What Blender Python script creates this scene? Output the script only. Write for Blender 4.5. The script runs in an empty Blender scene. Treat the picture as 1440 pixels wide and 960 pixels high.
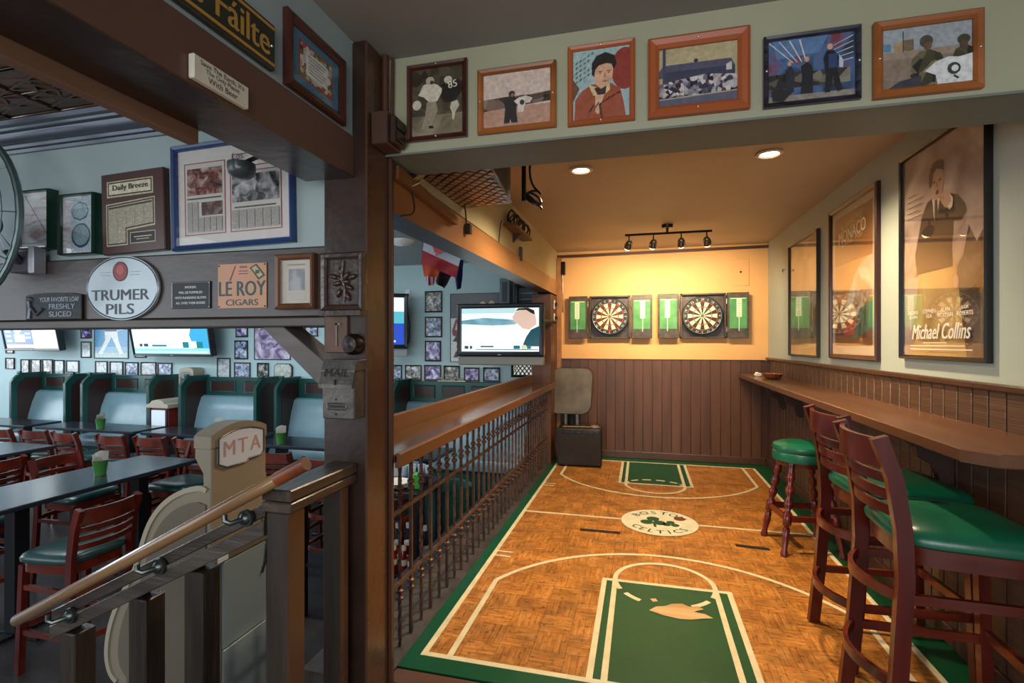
import bpy, bmesh, math, random
from mathutils import Vector, Matrix
random.seed(7)
SC = bpy.context.scene
COL = SC.collection
PI = math.pi
# ------------------------------------------------------------------ camera
FPX, HOR, CZ = 710.0, 482.0, 1.40
YAW = math.radians(14.4)
cam_d = bpy.data.cameras.new('camera')
cam_d.sensor_width = 36.0
cam_d.lens = FPX / 1440 * 36
cam_d.shift_y = (HOR - 480) / 1440
cam_d.clip_start = 0.02
cam = bpy.data.objects.new('camera', cam_d)
cam.location = (0, 0, CZ)
cam.rotation_euler = (PI / 2, 0, YAW)
COL.objects.link(cam)
SC.camera = cam
# ------------------------------------------------------------------ world, daylight, exposure
W = bpy.data.worlds.new('world')
SC.world = W
W.use_nodes = True
W.node_tree.nodes['Background'].inputs[0].default_value = (0.80, 0.90, 1.0, 1)
W.node_tree.nodes['Background'].inputs[1].default_value = 0.32
SC.view_settings.view_transform = 'Standard'
SC.view_settings.look = 'None'
SC.view_settings.exposure = 0.0
SC.view_settings.gamma = 1.0
SC.view_settings.use_curve_mapping = False

def area(name, loc, target, sx, sy, power, col):
    d = bpy.data.lights.new(name, 'AREA')
    d.shape = 'RECTANGLE'; d.size = sx; d.size_y = sy
    d.energy = power; d.color = col
    o = bpy.data.objects.new(name, d)
    o.location = loc
    o.rotation_euler = (Vector(target) - Vector(loc)).to_track_quat('-Z', 'Y').to_euler()
    COL.objects.link(o)
    return o
DAY = (0.80, 0.91, 1.0)
# street windows behind the photographer and at the dining side, daylight
area('window_daylight_front', (-0.3, -2.6, 1.55), (0.0, 3.0, 1.3), 3.6, 1.8, 120, (0.95, 0.97, 1.0))
area('window_daylight_dining', (-6.0, -0.8, 1.5), (-6.0, 6.0, 0.7), 6.0, 2.0, 90, DAY)
area('window_daylight_side', (-12.5, 3.2, 1.5), (-4.0, 4.5, 0.4), 4.0, 2.0, 190, DAY)
for sx_, pw_ in ((-2.6, 38), (-5.2, 75), (-8.0, 85)):
    area('dining_fill', (sx_, 3.6, 2.40), (sx_, 4.6, 0.0), 1.6, 1.2, pw_, DAY)  # added fill lamps under the closed dining ceiling, no skylight opening there

# ------------------------------------------------------------------ helpers
def ray(px, py):
    x = (px - 720) / FPX; z = (HOR - py) / FPX
    c, s = math.cos(YAW), math.sin(YAW)
    return Vector((x * c - s, x * s + c, z))
def oY(px, py, Y):
    d = ray(px, py); t = Y / d.y
    return Vector((d.x * t, Y, CZ + d.z * t))
def oX(px, py, X):
    d = ray(px, py); t = X / d.x
    return Vector((X, d.y * t, CZ + d.z * t))
def oZ(px, py, Z):
    d = ray(px, py); t = (Z - CZ) / d.z
    return Vector((d.x * t, d.y * t, Z))

def lin(c):
    if isinstance(c, str):
        c = tuple(int(c[i:i + 2], 16) / 255 for i in (0, 2, 4))
    return tuple((v / 12.92 if v <= 0.04045 else ((v + 0.055) / 1.055) ** 2.4) for v in c) + (1,)

MATS = {}
def _new(name):
    m = bpy.data.materials.new(name); m.use_nodes = True
    nt = m.node_tree
    return m, nt, nt.nodes['Principled BSDF']
def mat(col, rough=0.5, metal=0.0, spec=0.5, var=0.0, vscale=6.0, bump=0.0, bscale=40.0, coat=0.0, name=None,
        stretch=(1, 1, 1), col2=None, rnd=0.0, emit=0.0, detail=4.0, rvar=0.0):
    """plain procedural material: colour + noise variation + noise bump"""
    key = (col, rough, metal, spec, var, vscale, bump, bscale, coat, stretch, col2, rnd, emit, detail, rvar)
    if key in MATS: return MATS[key]
    m, nt, b = _new(name or 'mat_' + str(col)); N = nt.nodes.new; Lk = nt.links.new
    c = lin(col)
    b.inputs['Roughness'].default_value = rough
    b.inputs['Metallic'].default_value = metal
    b.inputs['Specular IOR Level'].default_value = spec
    b.inputs['Base Color'].default_value = c
    if coat:
        b.inputs['Coat Weight'].default_value = coat
        b.inputs['Coat Roughness'].default_value = 0.12
    if emit:
        b.inputs['Emission Color'].default_value = c
        b.inputs['Emission Strength'].default_value = emit
    tc = None
    def coords():
        t = N('ShaderNodeTexCoord'); mp = N('ShaderNodeMapping'); mp.inputs['Scale'].default_value = stretch
        Lk(t.outputs['Object'], mp.inputs[0])
        return mp.outputs[0]
    if var or bump or rvar: tc = coords()
    if var or rnd:
        c2 = lin(col2) if col2 else tuple(min(1, v * (1 - var)) for v in c[:3]) + (1,)
        c1 = c if col2 else tuple(min(1, v * (1 + var)) for v in c[:3]) + (1,)
        mix = N('ShaderNodeMix'); mix.data_type = 'RGBA'
        mix.inputs[6].default_value = c2; mix.inputs[7].default_value = c1
        fac = None
        if var:
            no = N('ShaderNodeTexNoise'); no.inputs['Scale'].default_value = vscale; no.inputs['Detail'].default_value = detail
            no.noise_dimensions = '4D'
            oi = N('ShaderNodeObjectInfo'); mm = N('ShaderNodeMath'); mm.operation = 'MULTIPLY'; mm.inputs[1].default_value = 37
            Lk(oi.outputs['Random'], mm.inputs[0]); Lk(mm.outputs[0], no.inputs['W'])
            Lk(tc, no.inputs['Vector'])
            mr = N('ShaderNodeMapRange'); mr.inputs[1].default_value = 0.3; mr.inputs[2].default_value = 0.7
            Lk(no.outputs[0], mr.inputs[0]); fac = mr.outputs[0]
        if fac: Lk(fac, mix.inputs[0])
        out = mix.outputs[2]
        if rnd:
            oi2 = N('ShaderNodeObjectInfo'); mr2 = N('ShaderNodeMapRange')
            mr2.inputs[3].default_value = 1 - rnd; mr2.inputs[4].default_value = 1 + rnd
            Lk(oi2.outputs['Random'], mr2.inputs[0])
            vm = N('ShaderNodeMix'); vm.data_type = 'RGBA'; vm.blend_type = 'MULTIPLY'; vm.inputs[0].default_value = 1
            cb = N('ShaderNodeCombineColor')
            for i in range(3): Lk(mr2.outputs[0], cb.inputs[i])
            if fac: Lk(out, vm.inputs[6])
            else: vm.inputs[6].default_value = c
            Lk(cb.outputs[0], vm.inputs[7]); out = vm.outputs[2]
        Lk(out, b.inputs['Base Color'])
    if bump:
        no2 = N('ShaderNodeTexNoise'); no2.inputs['Scale'].default_value = bscale; no2.inputs['Detail'].default_value = 5
        Lk(tc, no2.inputs['Vector'])
        bp = N('ShaderNodeBump'); bp.inputs['Strength'].default_value = bump; bp.inputs['Distance'].default_value = 0.01
        Lk(no2.outputs[0], bp.inputs['Height']); Lk(bp.outputs[0], b.inputs['Normal'])
    if rvar:
        no3 = N('ShaderNodeTexNoise'); no3.inputs['Scale'].default_value = vscale * 0.7
        Lk(tc, no3.inputs['Vector'])
        mr3 = N('ShaderNodeMapRange'); mr3.inputs[3].default_value = max(0.02, rough - rvar); mr3.inputs[4].default_value = rough + rvar
        Lk(no3.outputs[0], mr3.inputs[0]); Lk(mr3.outputs[0], b.inputs['Roughness'])
    MATS[key] = m
    return m
def wood(c1, c2, axis='x', rough=0.4, scale=9.0, bump=0.15, rnd=0.0, coat=0.0, name='wood', spec=0.5):
    st = {'x': (0.12, 1, 1), 'y': (1, 0.12, 1), 'z': (1, 1, 0.12)}[axis]
    return mat(c1, rough, col2=c2, var=0.5, vscale=scale * 2.2, bump=bump, bscale=scale * 6, stretch=st, rnd=rnd, coat=coat,
               name=name, detail=8.0, spec=spec)
def photo(cols, scale=4.0, seed=0.0, vor=False, rough=0.25, emit=0.0, stretch=(1, 1, 1)):
    """blurred printed photograph: noise or cells through a colour ramp"""
    key = ('ph', tuple(cols), scale, seed, vor, emit, stretch)
    if key in MATS: return MATS[key]
    m, nt, b = _new('photo_print'); N = nt.nodes.new; Lk = nt.links.new
    t = N('ShaderNodeTexCoord'); mp = N('ShaderNodeMapping')
    mp.inputs['Location'].default_value = (seed * 3.1, seed * 1.7, seed * 2.3); mp.inputs['Scale'].default_value = stretch
    Lk(t.outputs['Object'], mp.inputs[0])
    no = N('ShaderNodeTexNoise'); no.inputs['Scale'].default_value = scale; no.inputs['Detail'].default_value = 5
    no.inputs['Distortion'].default_value = 0.8
    Lk(mp.outputs[0], no.inputs['Vector'])
    src = no.outputs[0]
    if vor:
        vo = N('ShaderNodeTexVoronoi'); vo.inputs['Scale'].default_value = scale
        Lk(mp.outputs[0], vo.inputs['Vector'])
        sp = N('ShaderNodeSeparateColor'); Lk(vo.outputs['Color'], sp.inputs[0]); src = sp.outputs[0]
    cr = N('ShaderNodeValToRGB'); e = cr.color_ramp.elements
    n = len(cols); lo, hi = (0.05, 0.95) if vor else (0.32, 0.68)
    while len(e) < n: e.new(0.5)
    for i, cc in enumerate(cols):
        e[i].position = lo + (hi - lo) * i / (n - 1); e[i].color = lin(cc)
    Lk(src, cr.inputs[0]); Lk(cr.outputs[0], b.inputs['Base Color'])
    b.inputs['Roughness'].default_value = rough
    if emit:
        Lk(cr.outputs[0], b.inputs['Emission Color']); b.inputs['Emission Strength'].default_value = emit
    MATS[key] = m
    return m
def pane_mat(strength=1.0):
    key = ('pane', strength)
    if key in MATS: return MATS[key]
    m, nt, b = _new('clear_glass_pane'); N = nt.nodes.new; Lk = nt.links.new
    nt.nodes.remove(b)
    tr = N('ShaderNodeBsdfTransparent'); gl = N('ShaderNodeBsdfGlossy'); gl.inputs['Roughness'].default_value = 0.02
    lw = N('ShaderNodeLayerWeight'); lw.inputs['Blend'].default_value = 0.5
    pw = N('ShaderNodeMath'); pw.operation = 'POWER'; pw.inputs[1].default_value = 4.0
    Lk(lw.outputs['Facing'], pw.inputs[0])
    mm = N('ShaderNodeMath'); mm.operation = 'MULTIPLY_ADD'; mm.inputs[1].default_value = 0.5 * strength; mm.inputs[2].default_value = 0.025 * strength; mm.use_clamp = True
    mx = N('ShaderNodeMixShader')
    Lk(pw.outputs[0], mm.inputs[0]); Lk(mm.outputs[0], mx.inputs[0]); Lk(tr.outputs[0], mx.inputs[1]); Lk(gl.outputs[0], mx.inputs[2])
    Lk(mx.outputs[0], nt.nodes['Material Output'].inputs[0])
    MATS[key] = m
    return m
def glow(col, s):
    key = ('glow', col, s)
    if key in MATS: return MATS[key]
    m, nt, b = _new('lit_lamp'); c = lin(col)
    b.inputs['Base Color'].default_value = c; b.inputs['Emission Color'].default_value = c; b.inputs['Emission Strength'].default_value = s
    MATS[key] = m
    return m

class G:
    """collects shapes in one bmesh; obj() links them as one mesh object"""
    def __init__(s): s.bm = bmesh.new(); s.M = None
    def _v(s, p):
        p = Vector(p)
        return s.bm.verts.new(s.M @ p if s.M else p)
    def _f(s, vs, mi=0):
        try:
            f = s.bm.faces.new(vs); f.material_index = mi; return f
        except ValueError: return None
    def box(s, x0, x1, y0, y1, z0, z1, bev=0.0, mi=0, seg=1):
        if x0 > x1: x0, x1 = x1, x0
        if y0 > y1: y0, y1 = y1, y0
        if z0 > z1: z0, z1 = z1, z0
        v = [s._v(p) for p in ((x0, y0, z0), (x1, y0, z0), (x1, y1, z0), (x0, y1, z0), (x0, y0, z1), (x1, y0, z1), (x1, y1, z1), (x0, y1, z1))]
        fs = [s._f([v[i] for i in q], mi) for q in ((0, 3, 2, 1), (4, 5, 6, 7), (0, 1, 5, 4), (1, 2, 6, 5), (2, 3, 7, 6), (3, 0, 4, 7))]
        if bev:
            es = list({e for f in fs for e in f.edges})
            bmesh.ops.bevel(s.bm, geom=es, offset=bev, segments=seg, profile=0.5, affect='EDGES', clamp_overlap=True, material=mi)
        return s
    def prism(s, poly, axis, a, b, mi=0, bev=0.0):
        """2-D polygon extruded from a to b along axis; 2-D coords are the other two axes in xyz order"""
        def P(u, v, w):
            return {'x': (w, u, v), 'y': (u, w, v), 'z': (u, v, w)}[axis]
        A = [s._v(P(u, v, a)) for u, v in poly]; B = [s._v(P(u, v, b)) for u, v in poly]
        n = len(poly); fs = [s._f(A[::-1], mi), s._f(B, mi)]
        for i in range(n): fs.append(s._f([A[i], A[(i + 1) % n], B[(i + 1) % n], B[i]], mi))
        if bev:
            es = list({e for f in fs[:2] if f for e in f.edges})
            bmesh.ops.bevel(s.bm, geom=es, offset=bev, segments=1, affect='EDGES', clamp_overlap=True, material=mi)
        return s
    def poly(s, pts, mi=0): s._f([s._v(p) for p in pts], mi); return s
    def tube(s, pts, r, n=8, closed=False, mi=0, ry=None, caps=True, up=None):
        """round (or r x ry rectangular when n == 4) section swept along points; r may be a list"""
        P = [Vector(p) for p in pts]; k = len(P); rings = []
        T = []
        for i in range(k):
            if closed: t = P[(i + 1) % k] - P[i - 1]
            else: t = P[min(i + 1, k - 1)] - P[max(i - 1, 0)]
            T.append(t.normalized())
        u = Vector(up) if up else (Vector((0, 0, 1)) if abs(T[0].z) < 0.9 else Vector((1, 0, 0)))
        for i in range(k):
            if up: u = Vector(up)
            a = T[i].cross(u)
            if a.length < 1e-6: a = T[i].orthogonal()
            a.normalize(); w = a.cross(T[i]).normalized(); u = w
            rr = r[i] if isinstance(r, (list, tuple)) else r
            if n == 4:
                h = ry if ry else rr
                pts4 = ((-rr, -h), (rr, -h), (rr, h), (-rr, h))
                rings.append([s._v(P[i] + a * x + w * y) for x, y in pts4])
            else:
                rings.append([s._v(P[i] + (a * math.cos(2 * PI * j / n) + w * math.sin(2 * PI * j / n)) * rr) for j in range(n)])
        m = len(rings[0])
        for i in range(k if closed else k - 1):
            A, B = rings[i], rings[(i + 1) % k]
            for j in range(m): s._f([A[j], A[(j + 1) % m], B[(j + 1) % m], B[j]], mi)
        if caps and not closed: s._f(rings[0][::-1], mi); s._f(rings[-1], mi)
        return s
    def lathe(s, prof, n=16, c=(0, 0, 0), mi=0, axis='z', cap=True):
        rings = []
        for r, z in prof:
            ring = []
            for j in range(n):
                a = 2 * PI * j / n; x, y = r * math.cos(a), r * math.sin(a)
                p = {'z': (x, y, z), 'y': (x, z, y), 'x': (z, x, y)}[axis]
                ring.append(s._v((c[0] + p[0], c[1] + p[1], c[2] + p[2])))
            rings.append(ring)
        for i in range(len(rings) - 1):
            for j in range(n): s._f([rings[i][j], rings[i][(j + 1) % n], rings[i + 1][(j + 1) % n], rings[i + 1][j]], mi)
        if cap: s._f(rings[0][::-1], mi); s._f(rings[-1], mi)
        return s
    def ring(s, w, h, b, d, y0=0.0, lip=0.006, mi=0, cx=0, cz=0):
        """picture-frame moulding in the local x-z plane, back at y0, front at y0-d, border b wide"""
        prof = [(0, 0), (0, -d * .75), (b * .25, -d), (b * .7, -d * .85), (b, -d * .55), (b, 0)]
        loops = []
        for off, y in prof:
            x, z = w / 2 - off, h / 2 - off
            loops.append([s._v((cx + a, y0 + y, cz + c)) for a, c in ((-x, -z), (x, -z), (x, z), (-x, z))])
        for i in range(len(loops)):
            A, B = loops[i], loops[(i + 1) % len(loops)]
            for j in range(4): s._f([A[j], A[(j + 1) % 4], B[(j + 1) % 4], B[j]], mi)
        return s
    def obj(s, name, m, parent=None, smooth=False, loc=None, rot=None, ang=40):
        bmesh.ops.recalc_face_normals(s.bm, faces=s.bm.faces)
        me = bpy.data.meshes.new(name); s.bm.to_mesh(me); s.bm.free()
        for mm in (m if isinstance(m, (list, tuple)) else [m]): me.materials.append(mm)
        if smooth:
            me.polygons.foreach_set('use_smooth', [True] * len(me.polygons))
            me.set_sharp_from_angle(angle=math.radians(ang))
        return link(name, me, parent, loc, rot)
def link(name, me, parent=None, loc=None, rot=None):
    o = bpy.data.objects.new(name, me); COL.objects.link(o)
    if parent: o.parent = parent
    if loc: o.location = loc
    if rot: o.rotation_euler = rot
    return o
def tag(o, label, cat, group=None):
    o['label'] = label; o['category'] = cat
    if group: o['group'] = group
    return o
def thing(name, label, cat, loc=(0, 0, 0), rz=0.0, group=None):
    o = bpy.data.objects.new(name, None); o.empty_display_size = 0.05; COL.objects.link(o)
    o.location = loc; o.rotation_euler = (0, 0, rz)
    return tag(o, label, cat, group)
def struct(o, label=None):
    o['kind'] = 'structure'
    if label: o['label'] = label
    return o
def copy_tree(o, parent=None):
    c = o.copy(); COL.objects.link(c); c.parent = parent
    for ch in list(o.children): copy_tree(ch, c)
    return c
def dup(o, label, loc, rz=0.0, group=None):
    c = copy_tree(o); c.location = loc; c.rotation_euler = (0, 0, rz); c['label'] = label
    if group: c['group'] = group
    return c
def txt(s, m, parent, x, z, w=None, h=None, y=-0.001, align='CENTER', ext=0.0006, rot=0.0, name='lettering', shear=0.0, bold=0.0, flat=False, maxw=None):
    """lettering mesh facing -y, centred on (x, z) and fitted to width w and/or height h"""
    cu = bpy.data.curves.new('text', 'FONT'); cu.body = s; cu.size = 1; cu.align_x = align; cu.shear = shear
    cu.resolution_u = 3
    t = bpy.data.objects.new('text', cu)
    me = bpy.data.meshes.new_from_object(t)
    bpy.data.objects.remove(t); bpy.data.curves.remove(cu)
    if not me.vertices: return None
    xs = [v.co.x for v in me.vertices]; ys = [v.co.y for v in me.vertices]
    w0, h0 = max(xs) - min(xs), max(ys) - min(ys)
    sx = w / w0 if w else None; sy = h / h0 if h else None
    if sx is None: sx = sy
    if sy is None: sy = sx
    if maxw and sx * w0 > maxw: sx = maxw / w0
    mx, my = (max(xs) + min(xs)) / 2, (max(ys) + min(ys)) / 2
    ca, sa = math.cos(rot), math.sin(rot)
    for v in me.vertices:
        a, b = (v.co.x - mx) * sx, (v.co.y - my) * sy
        if flat: v.co = (x + a * ca - b * sa, z + a * sa + b * ca, y)
        else: v.co = (x + a * ca - b * sa, y, z + a * sa + b * ca)
    if bold:
        b2 = bmesh.new(); b2.from_mesh(me); n0 = len(me.vertices); d = .05 * sy * h0
        geo = bmesh.ops.duplicate(b2, geom=b2.verts[:] + b2.edges[:] + b2.faces[:])
        for e in geo['geom']:
            if isinstance(e, bmesh.types.BMVert):
                if flat: e.co += Vector((d * ca, d * sa, .00008))
                else: e.co += Vector((d * ca, -.00008, d * sa))
        b2.to_mesh(me); b2.free()
    me.name = name; me.materials.append(m)
    return link(name, me, parent)
def art(parent, w, h, shapes, y=-0.001, cx=0, cz=0, name='picture', step=0.00025):
    """flat print: list of (material, [(u,v)...]) with u,v in 0..1; later shapes lie a hair in front"""
    g = G(); mats = []
    for i, (m, pts) in enumerate(shapes):
        if m not in mats: mats.append(m)
        g.poly([(cx + (min(1, max(0, u)) - .5) * w, y - i * step, cz + (min(1, max(0, v)) - .5) * h) for u, v in pts], mats.index(m))
    return g.obj(name, mats, parent)
FULL = [(0, 0), (1, 0), (1, 1), (0, 1)]
def ell(cx, cy, rx, ry, n=14, a0=0.0, a1=2 * PI, rot=0.0):
    k = n if abs(a1 - a0 - 2 * PI) < 1e-6 else n + 1
    out = []
    for i in range(k):
        a = a0 + (a1 - a0) * i / n
        x, y = rx * math.cos(a), ry * math.sin(a)
        out.append((cx + x * math.cos(rot) - y * math.sin(rot), cy + x * math.sin(rot) + y * math.cos(rot)))
    return out
def rc(a, b, c, d): return [(a, b), (c, b), (c, d), (a, d)]
def M_(c, r=0.3): return mat(c, r)
# ================================================================== structure
XR, YB, ZC = 1.40, 6.32, 2.54          # right wall, back wall, ceiling
XL = -1.03                              # left side of the dart alcove
ZD, YD, ZDC = -0.72, 6.10, 2.42         # dining floor, dining far wall, dining ceiling
M_sage = mat('aab1a4', 0.55, var=0.06, vscale=2.0, bump=0.05, bscale=30, name='sage_paint')
M_sageL = mat('97a6a5', 0.5, var=0.06, vscale=2.0, bump=0.08, bscale=25, name='pale_sage_paint')
M_head = mat('9d9c81', 0.5, var=0.07, vscale=2.5, bump=0.06, bscale=30, name='olive_sage_paint')
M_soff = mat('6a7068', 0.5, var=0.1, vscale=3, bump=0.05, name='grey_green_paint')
M_ceil = mat('8d8880', 0.6, var=0.06, vscale=1.5, name='grey_ceiling_paint')
M_ceilA = mat('b5a18b', 0.5, var=0.06, vscale=1.2, name='tan_ceiling_paint')
M_yel = mat('dcaa6c', 0.6, var=0.06, vscale=2.5, bump=0.04, bscale=20, name='ochre_paint')
M_brown = wood('5f3c27', '482c1a', 'z', rough=0.42, scale=5, bump=0.12, rnd=0.10, name='brown_board_paint')
M_brownR = mat('5a3e2e', 0.45, col2='432d21', var=0.4, vscale=8, bump=0.35, bscale=24, stretch=(1, 0.05, 6), rnd=0.10, name='rough_sawn_brown_board')
M_trim = mat('4a2f22', 0.35, var=0.15, vscale=5, bump=0.15, bscale=20, name='dark_trim_paint')
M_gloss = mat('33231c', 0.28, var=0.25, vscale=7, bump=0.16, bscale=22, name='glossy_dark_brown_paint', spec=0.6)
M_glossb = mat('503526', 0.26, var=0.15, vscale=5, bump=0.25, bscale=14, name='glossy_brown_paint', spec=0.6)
M_fascia = mat('5d4136', 0.4, var=0.08, vscale=3, bump=0.06, name='flat_brown_fascia_paint')
M_orange = wood('ad7a4c', '835430', 'y', rough=0.35, scale=3, bump=0.1, name='orange_beam_wood')
M_court = None

def slab(name, x0, x1, y0, y1, z0, z1, m, label=None, bev=0.0):
    g = G(); g.box(x0, x1, y0, y1, z0, z1, bev)
    return struct(g.obj(name, m), label)

# --- upper floor (dart alcove and entrance), with planks in front of the court
M_slab = mat('5b4433', 0.5, var=0.2, vscale=5, bump=0.1, name='dark_floor_boards')
g = G(); g.box(-1.03, XR + .1, -3.2, YB + .1, ZD, -0.012); g.box(-1.26, -1.03, -3.2, 1.88, ZD, -0.012)
floor = struct(g.obj('floor', M_slab), 'upper floor of the dart corner')
M_plank = wood('6f4a36', '4a2e22', 'x', rough=0.35, scale=5, bump=0.2, rnd=0.2, name='walnut_floor_plank')
y = 1.45
while y < 1.99:
    gx = G(); gx.box(-1.02, XR - .01, y, y + .087, -0.012, -0.001, 0.002); gx.obj('plank', M_plank, floor); y += .09
# green painted border and parquet court
CX0, CX1, CY0, CY1 = -0.95, 1.21, 2.11, 6.11
M_green = mat('064a2b', 0.32, var=0.15, vscale=4, bump=0.06, bscale=30, name='green_floor_paint', rvar=0.08)
M_line = mat('d9c9a0', 0.45, var=0.12, vscale=14, name='cream_line_paint')
def paint(name, pts, m, z, parent=floor):
    g = G(); g.prism(pts, 'z', z - 0.0012, z); return g.obj(name, m, parent)
gb = G()
gb.box(-1.028, CX0, 2.0, YB - .02, -0.012, -0.0008); gb.box(CX1, XR - .02, 2.0, YB - .02, -0.012, -0.0008)
gb.box(CX0, CX1, 2.0, CY0, -0.012, -0.0008); gb.box(CX0, CX1, CY1, YB - .02, -0.012, -0.0008)
gb.obj('painted_border', M_green, floor)
M_tile = []
for k in range(4):
    m, nt, b = _new('oak_parquet'); N = nt.nodes.new; Lk = nt.links.new
    t = N('ShaderNodeTexCoord'); mp = N('ShaderNodeMapping'); mp.inputs['Scale'].default_value = (0.15, 1, 1) if k % 2 else (1, 0.15, 1)
    Lk(t.outputs['Object'], mp.inputs[0])
    oi = N('ShaderNodeObjectInfo'); mu = N('ShaderNodeMath'); mu.operation = 'MULTIPLY'; mu.inputs[1].default_value = 91
    Lk(oi.outputs['Random'], mu.inputs[0])
    no = N('ShaderNodeTexNoise'); no.noise_dimensions = '4D'; no.inputs['Scale'].default_value = 70; no.inputs['Detail'].default_value = 5
    Lk(mp.outputs[0], no.inputs['Vector']); Lk(mu.outputs[0], no.inputs['W'])
    cr = N('ShaderNodeValToRGB'); e = cr.color_ramp.elements
    e[0].position = .30; e[0].color = lin('a3642a'); e[1].position = .66; e[1].color = lin('c98c48')
    x = e.new(.47); x.color = lin('b9742f')
    Lk(no.outputs[0], cr.inputs[0])
    # worn, dirty blotches over the whole floor (world position)
    ge = N('ShaderNodeNewGeometry'); n2 = N('ShaderNodeTexNoise'); n2.inputs['Scale'].default_value = 7; n2.inputs['Detail'].default_value = 9; n2.inputs['Roughness'].default_value = .75
    Lk(ge.outputs['Position'], n2.inputs['Vector'])
    mr = N('ShaderNodeMapRange'); mr.inputs[1].default_value = .36; mr.inputs[2].default_value = .6; mr.inputs[3].default_value = .52; mr.inputs[4].default_value = 1.08
    Lk(n2.outputs[0], mr.inputs[0])
    mr2 = N('ShaderNodeMapRange'); mr2.inputs[3].default_value = .86; mr2.inputs[4].default_value = 1.12
    Lk(oi.outputs['Random'], mr2.inputs[0])
    n3 = N('ShaderNodeTexNoise'); n3.inputs['Scale'].default_value = 46; n3.inputs['Detail'].default_value = 6
    Lk(ge.outputs['Position'], n3.inputs['Vector'])
    mr3 = N('ShaderNodeMapRange'); mr3.inputs[1].default_value = .33; mr3.inputs[2].default_value = .43; mr3.inputs[3].default_value = .45; mr3.inputs[4].default_value = 1.0
    Lk(n3.outputs[0], mr3.inputs[0])
    m4 = N('ShaderNodeMath'); m4.operation = 'MULTIPLY'; Lk(mr3.outputs[0], m4.inputs[0]); Lk(mr2.outputs[0], m4.inputs[1])
    m3 = N('ShaderNodeMath'); m3.operation = 'MULTIPLY'; Lk(mr.outputs[0], m3.inputs[0]); Lk(m4.outputs[0], m3.inputs[1])
    vm = N('ShaderNodeVectorMath'); vm.operation = 'SCALE'; Lk(cr.outputs[0], vm.inputs[0]); Lk(m3.outputs[0], vm.inputs['Scale'])
    Lk(vm.outputs[0], b.inputs['Base Color'])
    b.inputs['Roughness'].default_value = .34
    bp = N('ShaderNodeBump'); bp.inputs['Strength'].default_value = .12; bp.inputs['Distance'].default_value = .004
    Lk(no.outputs[0], bp.inputs['Height']); Lk(bp.outputs[0], b.inputs['Normal'])
    M_tile.append(m)
NX, NY = 14, 26
tx, ty = (CX1 - CX0) / NX, (CY1 - CY0) / NY
tile_me = []
for k in range(2):
    g = G()
    for i in range(5):
        a, b_ = -.5 + i / 5, -.5 + (i + 1) / 5; e_ = .0035
        dz = -0.0012 - .0003 * ((i * 7 + k) % 3)
        if k == 0: g.box(a * tx + .0006, b_ * tx - .0006, -.5 * ty + .0006, .5 * ty - .0006, -0.011, dz)
        else: g.box(-.5 * tx + .0006, .5 * tx - .0006, a * ty + .0006, b_ * ty - .0006, -0.011, dz)
    bmesh.ops.recalc_face_normals(g.bm, faces=g.bm.faces)
    me = bpy.data.meshes.new('parquet_tile'); g.bm.to_mesh(me); me.materials.append(M_tile[k]); tile_me.append(me)
far = G(); nfar = 0
for j in range(NY):
    for i in range(NX):
        x, y = CX0 + (i + .5) * tx, CY0 + (j + .5) * ty
        k = (i + j) % 2
        if j * NX + i < 300:
            o = link('parquet_tile', tile_me[k], floor, (x, y, 0))
        else:
            for q in range(5):
                a, b_ = -.5 + q / 5, -.5 + (q + 1) / 5; dz = -0.0012 - .0003 * ((q * 7 + k) % 3)
                if k == 0: far.box(x + a * tx + .0006, x + b_ * tx - .0006, y - .5 * ty + .0006, y + .5 * ty - .0006, -0.011, dz)
                else: far.box(x - .5 * tx + .0006, x + .5 * tx - .0006, y + a * ty + .0006, y + b_ * ty - .0006, -0.011, dz)
o = far.obj('parquet_tiles', M_tile[1], floor); o['kind'] = 'stuff'
# court lines
LW = .028
_lz = [0]
def up(z):
    _lz[0] += 1
    return z + .00003 * _lz[0]
def line(p, q, w=LW, z=0.0006, name='court_line'):
    p, q = Vector(p), Vector(q); d = (q - p).normalized(); n = Vector((-d.y, d.x)) * w / 2
    return paint(name, [tuple(p - n), tuple(q - n), tuple(q + n), tuple(p + n)], M_line, up(z))
def arc(cx, cy, rx, ry, a0, a1, w=LW, z=0.0006, n=28, name='court_line'):
    pin, pout = [], []; z = up(z)
    for i in range(n + 1):
        a = a0 + (a1 - a0) * i / n
        pin.append((cx + (rx - w / 2) * math.cos(a), cy + (ry - w / 2) * math.sin(a)))
        pout.append((cx + (rx + w / 2) * math.cos(a), cy + (ry + w / 2) * math.sin(a)))
    g = G()
    for i in range(n):
        g.prism([pin[i], pout[i], pout[i + 1], pin[i + 1]], 'z', z - .0012, z)
    return g.obj(name, M_line, floor)
line((CX0 - LW / 2, CY0), (CX1 + LW / 2, CY0)); line((CX0 - LW / 2, CY1), (CX1 + LW / 2, CY1))
line((CX0, CY0), (CX0, CY1)); line((CX1, CY0), (CX1, CY1))
line((CX0, 4.11), (-.16, 4.11)); line((.424, 4.11), (CX1, 4.11))
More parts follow.
